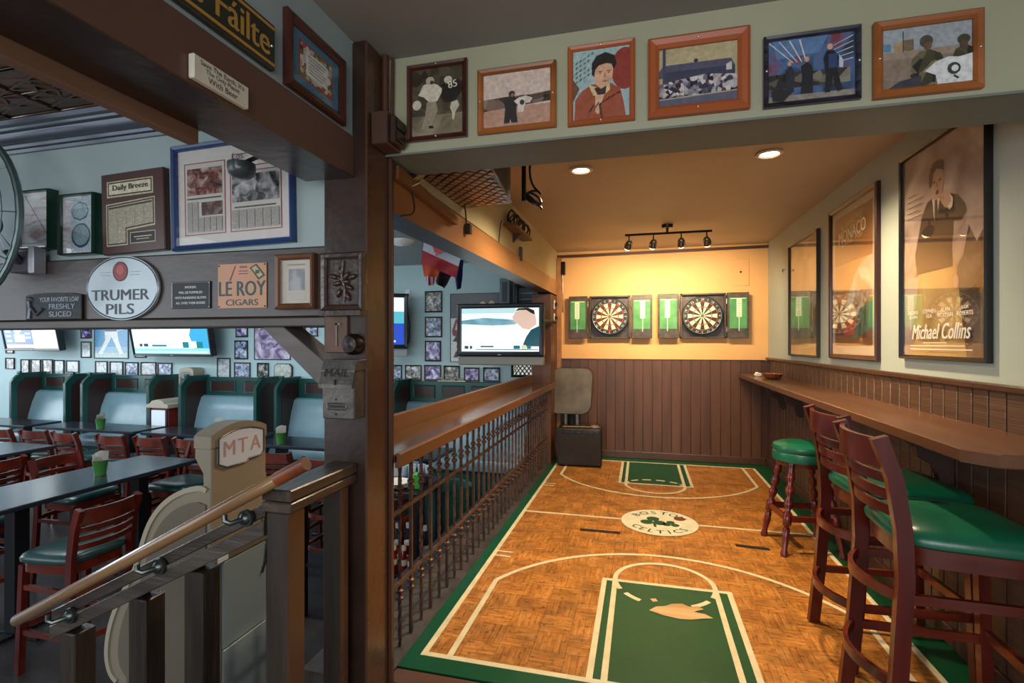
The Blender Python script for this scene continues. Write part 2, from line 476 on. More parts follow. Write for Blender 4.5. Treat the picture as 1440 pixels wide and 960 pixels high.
for s, yb in ((1, CY0), (-1, CY1)):
    ye = yb + s * .93
    # key: green lane, outer and inner lines, free-throw half circle
    paint('painted_lane', [(-.213, min(yb, ye)), (.476, min(yb, ye)), (.476, max(yb, ye)), (-.213, max(yb, ye))], M_green, 0.0002)
    for x in (-.213, .476): line((x, yb), (x, ye))
    line((-.225, ye), (.49, ye))
    for x in (-.152, .405): line((x, yb), (x, ye + s * .03), z=.0009)
    arc(.1265, ye + s * .03, .2785, .26, 0 if s > 0 else PI, PI if s > 0 else 2 * PI, z=.0009)
    # dashed arc inside the lane
    if s > 0: segs = [(1.04, 1.16), (1.22, 1.34), (1.66, 1.80), (1.86, 1.96)]
    else: segs = [(1.06 + .16 * i, 1.16 + .16 * i) for i in range(6)]
    for a0, a1 in segs:
        if s > 0: arc(.1265, ye + .03, .2785, .27, a0 * PI, a1 * PI, z=.0009, n=5, name='court_dash')
        else: arc(.1265, ye - .03, .2785, .20, (a0 - 1) * PI, (a1 - 1) * PI, z=.0009, n=5, name='court_dash')
    # three-point line
    ys = yb + s * .76
    line((-.832, yb), (-.832, ys)); line((1.09, yb), (1.09, ys))
    a1 = math.atan2(.5, .961); cyy = ys - s * .5
    arc(.129, cyy, 1.083, 1.083, a1 if s > 0 else PI + a1, PI - a1 if s > 0 else 2 * PI - a1, n=40)
for y0 in (2.95, 3.02): line((-.94, y0 + .25), (-.83, y0 + .25), .018); line((-.94, y0 + 1.95), (-.83, y0 + 1.95), .018)
# worn patch in the near lane, bare wood showing through the paint
random.seed(3)
pts = [(.02, 2.69), (.06, 2.75), (.11, 2.77), (.15, 2.81), (.21, 2.83), (.25, 2.80), (.30, 2.82), (.33, 2.79), (.29, 2.76), (.27, 2.74), (.33, 2.73), (.37, 2.69), (.31, 2.67), (.25, 2.64), (.18, 2.63), (.10, 2.65)]
M_bare = wood('d8b482', 'b98a52', 'x', rough=.5, scale=8, name='bare_worn_wood')
paint('worn_patch', [(x * .9 + .02, 2.76 + (y - 2.72) * .8) for x, y in pts], M_bare, .0032)
paint('worn_patch', [(.045, 2.86), (.075, 2.87), (.085, 2.84), (.06, 2.83)], M_bare, .0032)
paint('worn_patch', [(.24, 2.205), (.265, 2.21), (.26, 2.19)], M_bare, .0032)
# centre circle emblem: white disc with two arched words, a brown ball and green leaves (no mascot)
M_disc = mat('d8cfae', .45, var=.12, vscale=16, name='cream_disc_paint')
ccx, ccy, cr_ = .132, 4.105, .29
emb = paint('centre_disc', ell(ccx, ccy, cr_, cr_, 48), M_disc, .0030)
M_gdk = mat('1d4a2c', .45, name='dark_green_lettering')
for word, up in (('BOSTON', True), ('CELTICS', False)):
    n = len(word)
    for i, ch in enumerate(word):
        f = (i + .5) / n
        a = PI * (.86 - .72 * f) if up else PI * (1.16 + .68 * f)
        R_ = .215
        txt(ch, M_gdk, emb, ccx + R_ * math.cos(a), ccy + R_ * math.sin(a), h=.066, y=.0033, rot=a - PI / 2 if up else a + PI / 2, flat=True, bold=.01, name='letter')
def leafs(cx, cy, r):
    for a in (PI / 2, PI / 2 + 2.09, PI / 2 - 2.09):
        paint('clover_leaf', ell(cx + r * math.cos(a), cy + r * math.sin(a), r * .9, r * .9, 14), M_gdk, .0040, emb)
leafs(ccx - .045, ccy + .005, .055); leafs(ccx + .085, ccy - .03, .036)
paint('clover_stem', [(ccx - .05, ccy - .02), (ccx - .03, ccy - .02), (ccx - .02, ccy - .12), (ccx - .04, ccy - .12)], M_gdk, .0044, emb)
M_ball = mat('6b3520', .5, name='brown_ball_paint')
paint('ball', ell(ccx + .16, ccy + .11, .045, .045, 20), M_ball, .0040, emb)
# --- ledge at the foot of the iron railing, knee wall down to the dining floor
M_ledge = mat('4a4038', .55, col2='2c2622', var=.5, vscale=12, bump=.6, bscale=22, name='worn_grey_ledge', stretch=(1, .5, 1))
ledge = slab('floor_ledge', -1.42, -1.031, 1.88, YB, ZD, -0.004, M_ledge, 'worn grey ledge under the iron railing')
# --- steps down to the dining floor
for i in range(4):
    slab('floor_step', -1.26 - .29 * (i + 1), -1.26 - .29 * i, -1.2, 1.40, ZD, -0.012 - .18 * (i + 0.0) - .10, M_slab, 'stair step going down to the dining room')
M_dfl = mat('3a3536', .35, col2='2a2627', var=.3, vscale=3, bump=.1, name='dark_dining_floor', rvar=.12)
slab('floor_dining', -13, -1.03, -3.2, YD + .1, ZD - .1, ZD, M_dfl, 'dark dining room floor')
# --- right wall with boarded wainscot
wr = slab('wall_right', XR, XR + .1, 1.2, YB + .1, -0.012, ZC, M_sage, 'sage painted wall with posters')
WZ = 1.205
n = 46; w_ = .1055
pl = G(); pl.box(-.014, 0, -w_ / 2 + .004, w_ / 2 - .004, .09, WZ, .003)
me = pl.obj('board', M_brownR, wr, (XR, YB - w_ / 2 - .014, 0))
for i in range(1, n): link('board', me.data, wr, (XR, YB - w_ * (i + .5) - .014, 0))
g = G(); g.box(XR - .006, XR, 1.4, YB, .05, WZ); g.obj('wainscot_backing', M_trim, wr)
g = G(); g.box(XR - .03, XR, 1.4, YB - .015, WZ, WZ + .03, .006); struct(g.obj('trim_1', M_trim), 'brown cap rail on the right wall')
g = G(); g.box(XR - .026, XR - .0, 1.4, YB - .02, -.0008, .09, .006); struct(g.obj('baseboard_right', M_trim))
# --- back wall: ochre above, brown boards below
wb = slab('wall_back', XL - .35, XR + .1, YB, YB + .1, -0.012, ZC, M_yel, 'ochre dart wall')
w2 = .1095
pl = G(); pl.box(-w2 / 2 + .0025, w2 / 2 - .0025, -.016, 0, .08, 1.195, .003)
me = pl.obj('board', M_brown, wb, (XL + .06 + w2 / 2, YB, 0))
for i in range(1, 21): link('board', me.data, wb, (XL + .06 + w2 * (i + .5), YB, 0))
g = G(); g.box(XL, XR, YB - .007, YB, .05, 1.195); g.obj('wainscot_backing', M_trim, wb)
g = G(); g.box(XL, XR - .03, YB - .026, YB, -.0008, .085, .006); struct(g.obj('baseboard_back', M_trim))
g = G(); g.prism([(XL, 2.465), (XR, 2.485), (XR, 2.515), (XL, 2.50)], 'y', YB - .03, YB); struct(g.obj('trim_2', M_trim), 'brown strip along the top of the ochre wall')
g = G(); g.box(XL + .03, XR - .03, YB - .02, YB, 1.195, 1.205); struct(g.obj('trim_3', M_trim))
# access hatch
g = G(); g.box(1.02, 1.20, YB - .008, YB, 2.06, 2.37, .002); h = g.obj('access_hatch', M_yel)
tag(h, 'small ochre painted access hatch right of the dartboards', 'hatch')
g = G(); g.lathe([(0.001, 0), (.012, 0), (.012, .006), (.001, .006)], 10, (1.11, YB - .015, 2.22), axis='y'); g.obj('latch', M_trim, h)
# --- ceilings
slab('ceiling', -1.06, XR + .1, -3.2, 2.0, ZC, ZC + .1, M_ceil, 'grey painted ceiling')
slab('ceiling_alcove', XL - .05, XR + .1, 2.0, YB + .1, ZC, ZC + .1, M_ceilA, 'tan ceiling of the dart corner')
slab('ceiling_dining', -13, XL - .05, 1.95, YD + .1, ZDC, ZDC + .1, mat('a7b2b2', .6, var=.04, name='pale_grey_ceiling'), 'pale grey dining ceiling')
# --- header over the opening, with a dull underside
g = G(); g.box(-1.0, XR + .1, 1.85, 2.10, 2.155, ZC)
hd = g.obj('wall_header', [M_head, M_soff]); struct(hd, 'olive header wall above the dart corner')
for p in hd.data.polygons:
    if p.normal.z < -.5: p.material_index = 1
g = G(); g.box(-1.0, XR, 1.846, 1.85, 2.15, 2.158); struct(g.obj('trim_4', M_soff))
# --- left wall above the entrance beam
slab('wall_left', -1.22, -1.06, -3.2, 1.70, 2.18, ZC, M_sageL, 'pale sage wall above the brown beam')
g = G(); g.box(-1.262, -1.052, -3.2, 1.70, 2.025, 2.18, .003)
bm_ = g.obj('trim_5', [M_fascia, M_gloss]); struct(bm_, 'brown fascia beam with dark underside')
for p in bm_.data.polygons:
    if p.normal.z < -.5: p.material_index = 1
M_rawp = wood('7d5b45', '60412e', 'y', rough=.6, scale=5, name='raw_plank')
g = G(); g.box(-1.30, -1.263, -3.2, 1.212, 1.985, 2.14, .003); struct(g.obj('trim_6', M_rawp), 'raw plank nailed to the side of the beam')
# --- main post
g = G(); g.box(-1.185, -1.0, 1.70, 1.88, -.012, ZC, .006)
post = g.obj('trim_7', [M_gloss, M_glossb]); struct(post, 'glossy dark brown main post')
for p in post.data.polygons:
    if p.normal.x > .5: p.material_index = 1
g = G(); g.box(-1.0, -.985, 1.865, 1.89, 0, 2.15, .003); struct(g.obj('trim_8', M_trim))
# --- cross beam with signs and wall above it (left)
wl = slab('wall_cross', -4.2, -1.185, 1.80, 1.95, 1.79, 2.60, M_sageL, 'pale sage wall above the sign beam')
M_beam = mat('2a1e18', .33, col2='46342a', var=.5, vscale=5, bump=.32, bscale=14, name='lumpy_glossy_beam_paint', stretch=(.4, 1, 1), spec=.7)
g = G(); g.box(-4.2, -1.185, 1.775, 1.97, 1.505, 1.79, .006); struct(g.obj('trim_9', M_beam), 'glossy dark sign beam')
M_grey = wood('6d6660', '494440', 'x', rough=.5, scale=6, bump=.4, name='weathered_grey_wood')
g = G(); g.box(-4.2, -1.185, 1.765, 1.98, 1.468, 1.503, .004); struct(g.obj('trim_10', M_grey), 'grey wooden strip under the sign beam')
# cornice and pressed-tin ceiling
M_corn = mat('454b55', .25, metal=.3, var=.15, vscale=4, name='dark_glossy_cornice')
prof = [(1.80, 2.325), (1.785, 2.325), (1.78, 2.338), (1.765, 2.34), (1.76, 2.352), (1.74, 2.358), (1.725, 2.375), (1.72, 2.39), (1.70, 2.393), (1.695, 2.402), (1.675, 2.405), (1.665, 2.42), (1.665, 2.56), (1.80, 2.56)]
g = G(); g.prism(prof, 'x', -4.2, -1.301); struct(g.obj('trim_11', M_corn, smooth=True, ang=30), 'dark stepped cornice')
M_tin = mat('5d4334', .3, metal=.55, var=.2, vscale=5, bump=.1, name='brown_pressed_tin')
tc_ = slab('ceiling_tin', -4.2, -1.301, -3.2, 1.67, 2.43, 2.6, M_tin, 'brown pressed tin ceiling')
S = .30
g = G()
g.box(-S / 2, S / 2, -S / 2, S / 2, -.003, 0)
for s in (-1, 1):
    g.box(-S / 2, S / 2, s * S / 2 - .006, s * S / 2 + .006, -.010, -.003, .003)
    g.box(s * S / 2 - .006, s * S / 2 + .006, -S / 2, S / 2, -.010, -.003, .003)
for s in (-1, 1):
    for f in (-.5, 0, .5):
        g.tube([(-S / 2 + .012, s * -.0 + f * S * .5 - s * .035, -.004), (S / 2 - .012, f * S * .5 + s * .035, -.004)], .004, 4, ry=.005, up=(0, 0, 1))
g.box(-S / 2, S / 2, -.004, .004, -.009, -.003, .002)
for k in range(4):
    a = k * PI / 2
    c = Vector((math.cos(a), math.sin(a), 0)) * .05; d_ = Vector((math.cos(a + PI / 2), math.sin(a + PI / 2), 0)) * .05
    g.tube([c + Vector((0, 0, -.005)), d_ + Vector((0, 0, -.005))], .005, 4, ry=.006, up=(0, 0, 1))
t0 = g.obj('tin_panel', M_tin, tc_, (-1.43, 1.51, 2.43))
for i in range(9):
    for j in range(6):
        if i + j: link('tin_panel', t0.data, tc_, (-1.43 - S * i, 1.51 - S * j, 2.43))
# brace from the sign beam to the post (Y of beam)
g = G()
a_, b_, c_, d_ = oY(368, 458, 1.80), oY(398, 458, 1.80), oY(457, 524, 1.80), oY(457, 568, 1.80)
g.prism([(a_.x, 1.468), (b_.x, 1.468), (-1.187, c_.z), (-1.187, d_.z)], 'y', 1.80, 1.93, bev=.003)
br = g.obj('trim_12', M_grey); struct(br, 'grey diagonal timber brace')
# --- alcove left side: beam, wall above, end pillar
wal = slab('wall_alcove_left', XL - .15, XL, 2.10, YB, 2.15, ZC, mat('b9b088', .5, var=.06, vscale=2, name='khaki_paint'), 'khaki wall above the orange beam')
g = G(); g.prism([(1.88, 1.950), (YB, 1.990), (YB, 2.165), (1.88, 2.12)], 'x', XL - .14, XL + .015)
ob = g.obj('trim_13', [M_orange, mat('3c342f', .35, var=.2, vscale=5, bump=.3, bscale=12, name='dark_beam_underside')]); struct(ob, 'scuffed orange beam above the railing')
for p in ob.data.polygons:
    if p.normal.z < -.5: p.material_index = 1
g = G(); g.prism([(1.92, 2.14), (2.62, 2.09), (2.62, 2.05), (1.92, 2.085)], 'x', XL + .016, XL + .05); struct(g.obj('trim_14', wood('7b4f2d', '5e3a20', 'y', scale=4, name='brown_board')))
g = G(); g.box(XL - .22, XL + .01, 5.80, YB, ZD, 1.975, .006); struct(g.obj('trim_15', M_brown), 'brown end pillar of the railing')
g = G(); g.box(XL + .0, XL + .055, 6.22, YB, 0, 2.46, .004); struct(g.obj('trim_16', M_orange))
# --- dining far wall and side
M_dw = mat('a9c4c6', .6, var=.05, vscale=2, name='pale_blue_green_paint')
slab('wall_dining', -13, XL - .22, YD, YD + .1, ZD, ZDC, M_dw, 'pale dining wall hung with frames')
slab('wall_dining_end', XL - .22, XL - .16, 5.86, YD + .2, ZD, 2.2, M_brown)
# ================================================================== drinks ledge, bar chairs, stool, posters
M_bar = wood('6f4a33', '563524', 'y', rough=.28, scale=4, bump=.12, coat=.2, name='brown_bar_top')
bar = thing('drink_shelf', 'long brown wooden drink shelf along the right wall', 'shelf', (XR, 4.1, 0))
g = G(); g.prism([(-.004, 2.17), (-.325, 2.17), (-.375, -2.10), (-.31, -2.19), (-.004, -2.19)], 'z', 1.005, 1.05, bev=.004)
g.obj('top', M_bar, bar)
M_corb = mat('38241b', .35, var=.2, vscale=6, name='dark_corbel_paint')
def corbel(y):
    g = G()
    pr = [(-.01, 1.004), (-.27, 1.004), (-.27, .975), (-.245, .955), (-.20, .945), (-.165, .915), (-.155, .875), (-.125, .85), (-.09, .835), (-.075, .79), (-.07, .755), (-.045, .735), (-.018, .74), (-.015, .75), (-.015, 1.0)]
    g.prism(pr, 'y', y - .02, y + .02, bev=.003); return g.obj('corbel', M_corb, bar)
for yy in (5.55, 4.98, 2.76): corbel(yy - 4.1)
M_iron = mat('2b2622', .35, metal=.8, name='dark_metal')
for yy in (2.98, 2.42):
    g = G(); a = Vector((-.10, yy - 4.1, 0))
    g.tube([a + Vector(p) for p in ((.03, 0, 1.004), (.03, 0, .96), (.0, 0, .945), (-.03, 0, .955), (-.035, 0, .98))], .005, 6)
    g.tube([a + Vector(p) for p in ((.03, 0.0, .985), (.005, .0, .975), (-.01, 0, .99))], .004, 6)
    g.box(-.09, -.05, yy - 4.112, yy - 4.088, .998, 1.005); g.obj('bag_hook', M_iron, bar, smooth=True)
# basket with odds and a crumpled napkin at the far end
bk = thing('basket', 'small red-brown oval basket with scraps on the far end of the drink shelf', 'basket', (1.24, 5.42, 1.0505))
M_bask = mat('8a4a2c', .5, var=.3, vscale=60, bump=.4, bscale=90, name='red_brown_wicker')
g = G(); g.lathe([(.05, 0), (.085, .012), (.105, .045), (.11, .05), (.10, .045), (.08, .014), (.05, .006)], 18); o = g.obj('bowl', M_bask, bk, smooth=True); o.scale = (.85, 1.35, 1)
for i in range(3):
    g = G(); g.box(-.03, .03, -.02, .02, .02, .03); p = g.obj('scrap', mat(['c9b79a', '4a2f22', 'b56a3a'][i], .6), bk, loc=((i - 1) * .03, .05 * (i - 1), .012)); p.rotation_euler = (.4 * i, .3, i)
g = G(); g.bm.verts.ensure_lookup_table(); bmesh.ops.create_icosphere(g.bm, subdivisions=2, radius=.035)
for v in g.bm.verts: v.co *= random.uniform(.7, 1.2); v.co.z = max(v.co.z * .8 + .02, 0)
tag(g.obj('napkin', mat('d9d5cb', .7), None, loc=(1.17, 5.72, 1.0505)), 'small crumpled white napkin on the far tip of the drink shelf', 'napkin')

# ---- ladder-back bar chair (faces +x)
M_mah = wood('661d10', '370e08', 'z', rough=.28, scale=5, bump=.08, coat=.35, name='mahogany_stain')
M_mahx = wood('722813', '401209', 'x', rough=.28, scale=5, bump=.08, coat=.35, name='mahogany_stain_across')
M_vin = mat('0f5c42', .3, var=.12, vscale=8, bump=.06, bscale=60, name='green_vinyl', spec=.6)
def make_chair(name, label, cat, loc, rz, group):
    t = thing(name, label, cat, loc, rz, group)
    def bow(z, yw, x0, dx, n=9):          # curved line between the back posts, bowing backwards
        return [(x0 - dx * (1 - (2 * i / n - 1) ** 2), yw * (2 * i / n - 1), z) for i in range(n + 1)]
    # legs
    for s in (-1, 1):
        g = G(); pts = [(-.265, s * .2, 0), (-.235, s * .196, .30), (-.215, s * .19, .62), (-.22, s * .188, .78), (-.245, s * .188, .95), (-.29, s * .188, 1.085)]
        g.tube(pts, .016, 4, ry=.024, up=(1, 0, 0)); g.obj('back_post', M_mah, t)
        g = G(); g.tube([(.205, s * .2, 0), (.19, s * .195, .40), (.18, s * .19, .70)], .019, 4, ry=.019, up=(1, 0, 0)); g.obj('leg', M_mah, t)
    # backrest: broad top rail and three bent slats
    g = G(); g.tube(bow(1.03, .186, -.272, .05), .009, 4, ry=.048, up=(0, 0, 1)); g.obj('top_rail', M_mahx, t, smooth=True)
    for z, x in ((.945, -.247), (.89, -.237), (.835, -.228)):
        g = G(); g.tube(bow(z, .186, x, .045), .007, 4, ry=.017, up=(0, 0, 1)); g.obj('back_slat', M_mahx, t, smooth=True)
    # seat apron and pad
    out = []
    for i in range(28):
        a = 2 * PI * i / 28; c, s_ = math.cos(a), math.sin(a)
        e = .45
        x = .215 * math.copysign(abs(c) ** e, c); y = (.215 + .02 * (x / .2)) * math.copysign(abs(s_) ** e, s_)
        out.append((x - .005, y))
    g = G(); g.prism([(x * .95, y * .95) for x, y in out], 'z', .665, .725); g.obj('apron', M_mahx, t, smooth=True)
    g = G(); lay = [(.98, .725), (1.04, .735), (1.05, .752), (1.0, .772), (.85, .786), (.55, .792), (.2, .793)]
    rings = [[g._v((x * k, y * k, z)) for x, y in out] for k, z in lay]
    for A, B in zip(rings, rings[1:]):
        for i in range(28): g._f([A[i], A[(i + 1) % 28], B[(i + 1) % 28], B[i]])
    g._f(rings[-1]); g._f(rings[0][::-1]); g.obj('seat_pad', M_vin, t, smooth=True)
    # stretchers: bowed at the rear, straight at the sides, foot rail in front
    for z in (.56, .27):
        xb = -.225 - .0001 if z > .5 else -.242
        g = G(); g.tube(bow(z, .19, xb, .075), .008, 4, ry=.018, up=(0, 0, 1)); g.obj('rear_stretcher', M_mahx, t, smooth=True)
        for s in (-1, 1):
            g = G(); g.tube([(xb, s * .195, z), (.19, s * .196, z - .0)], .009, 4, ry=.016, up=(0, 0, 1)); g.obj('side_stretcher', M_mahx, t)
    g = G(); g.tube([(.195, -.197, .30), (.195, .197, .30)], .011, 4, ry=.017, up=(0, 0, 1)); g.obj('foot_rail', M_mahx, t)
    return t
bc = make_chair('bar_chair', 'ladder-back bar chair with green seat, nearest of the two at the drink shelf', 'chair', (1.062, 2.12, 0), -.03, 'ladder-back bar chairs at the drink shelf')
dup(bc, 'ladder-back bar chair with green seat between the nearer bar chair and the round stool', (1.115, 2.66, 0), .06)
# ---- backless round stool with turned legs
st = thing('round_stool', 'backless round bar stool with thick green cushion and turned legs', 'stool', (1.065, 3.86, 0), .12)
g = G(); g.lathe([(.02, .595), (.165, .595), (.178, .60), (.182, .625), (.178, .655), (.172, .66), (.176, .665), (.182, .68), (.175, .702), (.14, .716), (.06, .722), (.01, .722)], 28); g.obj('cushion', M_vin, st, smooth=True)
g = G(); g.lathe([(.02, .565), (.15, .565), (.155, .572), (.155, .595), (.02, .595)], 24); g.obj('seat_plate', M_mah, st, smooth=True)
M_leg = mat('6a2016', .25, col2='4a120d', var=.4, vscale=8, coat=.4, name='glossy_red_mahogany')
prof = [(.021, 0), (.024, .02), (.017, .045), (.023, .12), (.021, .17), (.014, .185), (.027, .20), (.027, .27), (.014, .285), (.027, .32), (.028, .345), (.014, .375), (.027, .405), (.028, .43), (.014, .46), (.026, .49), (.024, .52), (.018, .545), (.026, .575), (.026, .60)]
for sx in (-1, 1):
    for sy in (-1, 1):
        g = G(); g.lathe(prof, 12)
        for v in g.bm.verts:
            f = 1 - v.co.z / .60
            v.co.x += sx * (.098 + .085 * f); v.co.y += sy * (.098 + .085 * f)
        g.obj('leg', M_leg, st, smooth=True, ang=60)
for s in (-1, 1):
    g = G(); g.box(-.15, .15, s * .152 - .012, s * .152 + .012, .215, .255, .004); g.obj('stretcher', M_leg, st)
    g = G(); g.box(s * .152 - .012, s * .152 + .012, -.15, .15, .215, .255, .004); g.obj('stretcher', M_leg, st)

# ---- framed posters on the right wall (local x runs towards the viewer, front faces -x world)
M_blk = mat('17130f', .3, name='black_frame')
M_walnut = wood('4a2418', '2f150e', 'z', rough=.3, scale=5, name='dark_walnut_frame')
P1 = pane_mat(2.0)
def poster(label, y0, y1, z0, z1, fm, b=.022, d=.03, name='framed_poster'):
    t = thing(name, label, 'poster', (XR - .001, (y0 + y1) / 2, (z0 + z1) / 2), -PI / 2, 'framed posters on the right wall')
    w, h = abs(y1 - y0), z1 - z0
    g = G(); g.ring(w, h, b, d); g.obj('frame', fm, t)
    g = G(); g.box(-w / 2 + b * .5, w / 2 - b * .5, -.006, -.001, -h / 2 + b * .5, h / 2 - b * .5); g.obj('backing', mat('2a2520', .7), t)
    g = G(); g.box(-w / 2 + b * .8, w / 2 - b * .8, -d * .5 - .002, -d * .5, -h / 2 + b * .8, h / 2 - b * .8); g.obj('glass', P1, t)
    return t, w - 2 * b, h - 2 * b
M_sep = photo(['7d6a62', 'a08b82', 'b9a69a', 'd8cabb'], 3.0, 1.0)
M_tanp = photo(['8d6d3f', 'a9854f', 'b89a66'], 2.2, 4.0)
M_suit = mat('352a25', .35); M_skin = mat('b08a72', .4); M_cuff = mat('cdbfae', .4); M_hair = mat('2a1f1a', .4); M_dkbr = mat('241c1a', .4)
M_white = mat('e8e2d4', .4)
# nearest: sepia film poster with a man pointing (a generic suited figure)
t, w, h = poster('large black-framed sepia poster of a suited man pointing, nearest on the right wall', 3.225, 2.50, 1.315, 2.40, M_blk)
sh = [(M_sep, FULL),
      (photo(['2b2523', '4d4340', '6b5d58'], 6, 2), [(.62, 0), (1, 0), (1, .55), (.9, .48), (.82, .56), (.76, .44), (.7, .4)]),
      (M_tanp, [(.12, 0), (.8, 0), (.74, .2), (.70, .35), (.62, .52), (.24, .52), (.2, .34), (.16, .2)]),
      (M_suit, [(.16, .5), (.22, .60), (.26, .68), (.33, .735), (.42, .75), (.52, .73), (.60, .735), (.70, .71), (.78, .66), (.80, .62), (.74, .59), (.66, .60), (.64, .5), (.65, .4), (.2, .4)]),
      (M_cuff, [(.40, .745), (.50, .735), (.47, .67), (.45, .61), (.42, .66)]),
      (M_dkbr, [(.435, .73), (.465, .73), (.475, .65), (.45, .60), (.43, .66)]),
      (M_skin, [(.40, .74), (.385, .80), (.40, .85), (.46, .875), (.53, .86), (.545, .80), (.52, .745), (.47, .725)]),
      (M_hair, [(.365, .80), (.36, .86), (.40, .905), (.47, .915), (.54, .90), (.555, .85), (.53, .855), (.46, .875), (.42, .86), (.40, .80)]),
      (M_dkbr, ell(.43, .815, .018, .006, 8)), (M_dkbr, ell(.505, .815, .018, .006, 8)), (M_dkbr, ell(.47, .762, .02, .012, 8)), (mat('8e6a55', .4), [(.463, .81), (.478, .81), (.49, .785), (.455, .785)]),
      (M_skin, [(.53, .70), (.50, .735), (.52, .75), (.56, .745), (.62, .735), (.66, .70), (.64, .675), (.58, .67)]),
      (M_cuff, [(.62, .735), (.665, .70), (.655, .665), (.62, .655), (.60, .675), (.64, .69)]),
      (mat('8e6a55', .4), [(.50, .738), (.56, .722), (.56, .715), (.5, .73)]),
      (M_skin, ell(.17, .42, .035, .03, 10)), (M_skin, ell(.70, .33, .03, .03, 10))]
art(t, w, h, sh, y=-.008, step=.0004)
for i, wd in enumerate((.12, .22, .2, .16, .2)):
    art(t, w, h, [(M_dkbr, rc(.08, .80 - i * .028, .08 + wd, .804 - i * .028))], y=-.0165, name='small_print', step=0)
txt('Michael Collins', M_white, t, 0.0, -h * .385, w=w * .72, h=.075, y=-.0165, shear=.35, bold=.01)
for s, x in (('AIDAN\nQUINN', -.34), ('STEPHEN\nREA', -.12), ('ALAN\nRICKMAN', .08), ('JULIA\nROBERTS', .30)):
    for k_, s1 in enumerate(s.split('\n')): txt(s1, M_white, t, x * w, -h * .288 - .024 * k_, h=.02, y=-.0165, maxw=w * .19)
art(t, w, h, [(M_white, rc(.12, .028, .88, .033)), (M_white, rc(.12, .045, .80, .049)), (M_white, rc(.3, .06, .6, .063))], y=-.0165, name='small_print')
# middle: vintage racing poster, generic stand-in of its colours
t, w, h = poster('walnut-framed orange racing poster with white border, middle of the three posters', 4.303, 3.506, 1.285, 2.382, M_walnut, b=.035)
O1 = photo(['8a4a20', 'b0672c', 'c98444'], 2.5, 3); 
sh = [(mat('b9b3a2', .4), FULL), (mat('8e5426', .4), rc(.07, .06, .93, .955)),
      (mat('c2863f', .4), rc(.07, .36, .93, .62)), (mat('6f3a22', .4), rc(.07, .06, .93, .22)),
      (photo(['9b8f7d', 'c9c0ae', '8a5a34'], 5, 6), [(.12, .22), (.3, .30), (.52, .50), (.72, .60), (.93, .62), (.93, .40), (.7, .28), (.4, .22)]),
      (mat('3f5a4a', .4), [(.5, .1), (.93, .16), (.93, .34), (.66, .3)]),
      (mat('a23a2a', .4), [(.3, .12), (.55, .14), (.6, .24), (.36, .23)])]
art(t, w, h, sh, y=-.01)
for s, z, hh, ww in (('MONACO', .315, .085, .62), ('2e GRAND PRIX', .385, .03, .5), ('AUTOMOBILE', .355, .03, .46), ('6 AVRIL 1930', .262, .028, .46)):
    txt(s, mat('e9dcb8' if hh > .05 else 'd8b878', .4), t, 0, z * h, w=w * ww, h=hh, y=-.0165, rot=.06, bold=.02)
# farthest: pale tan poster
t, w, h = poster('narrow-looking tan poster in thin dark frame, farthest along the right wall', 5.388, 4.569, 1.278, 2.327, mat('2f2a1e', .35), b=.018)
art(t, w, h, [(photo(['8c7246', 'a98d5c', 'c4ad7c'], 2.5, 9), FULL), (photo(['6d6a4c', '8f8a66', 'b8a878'], 5, 11), [(.1, .05), (.9, .05), (.8, .4), (.6, .55), (.3, .5), (.15, .3)]),
              (mat('4b4e36', .4), [(.08, .2), (.3, .26), (.44, .2), (.2, .16)]), (mat('c9b88a', .4), rc(.3, .055, .75, .065))], y=-.009)
g = G(); g.tube([(XR - .001, 5.62, 2.14), (XR - .02, 5.62, 2.14), (XR - .022, 5.62, 2.12), (XR - .02, 5.60, 2.115)], .004, 6); tag(g.obj('wall_hook', M_iron, smooth=True), 'tiny wire hook on the sage wall beyond the farthest poster', 'hook')
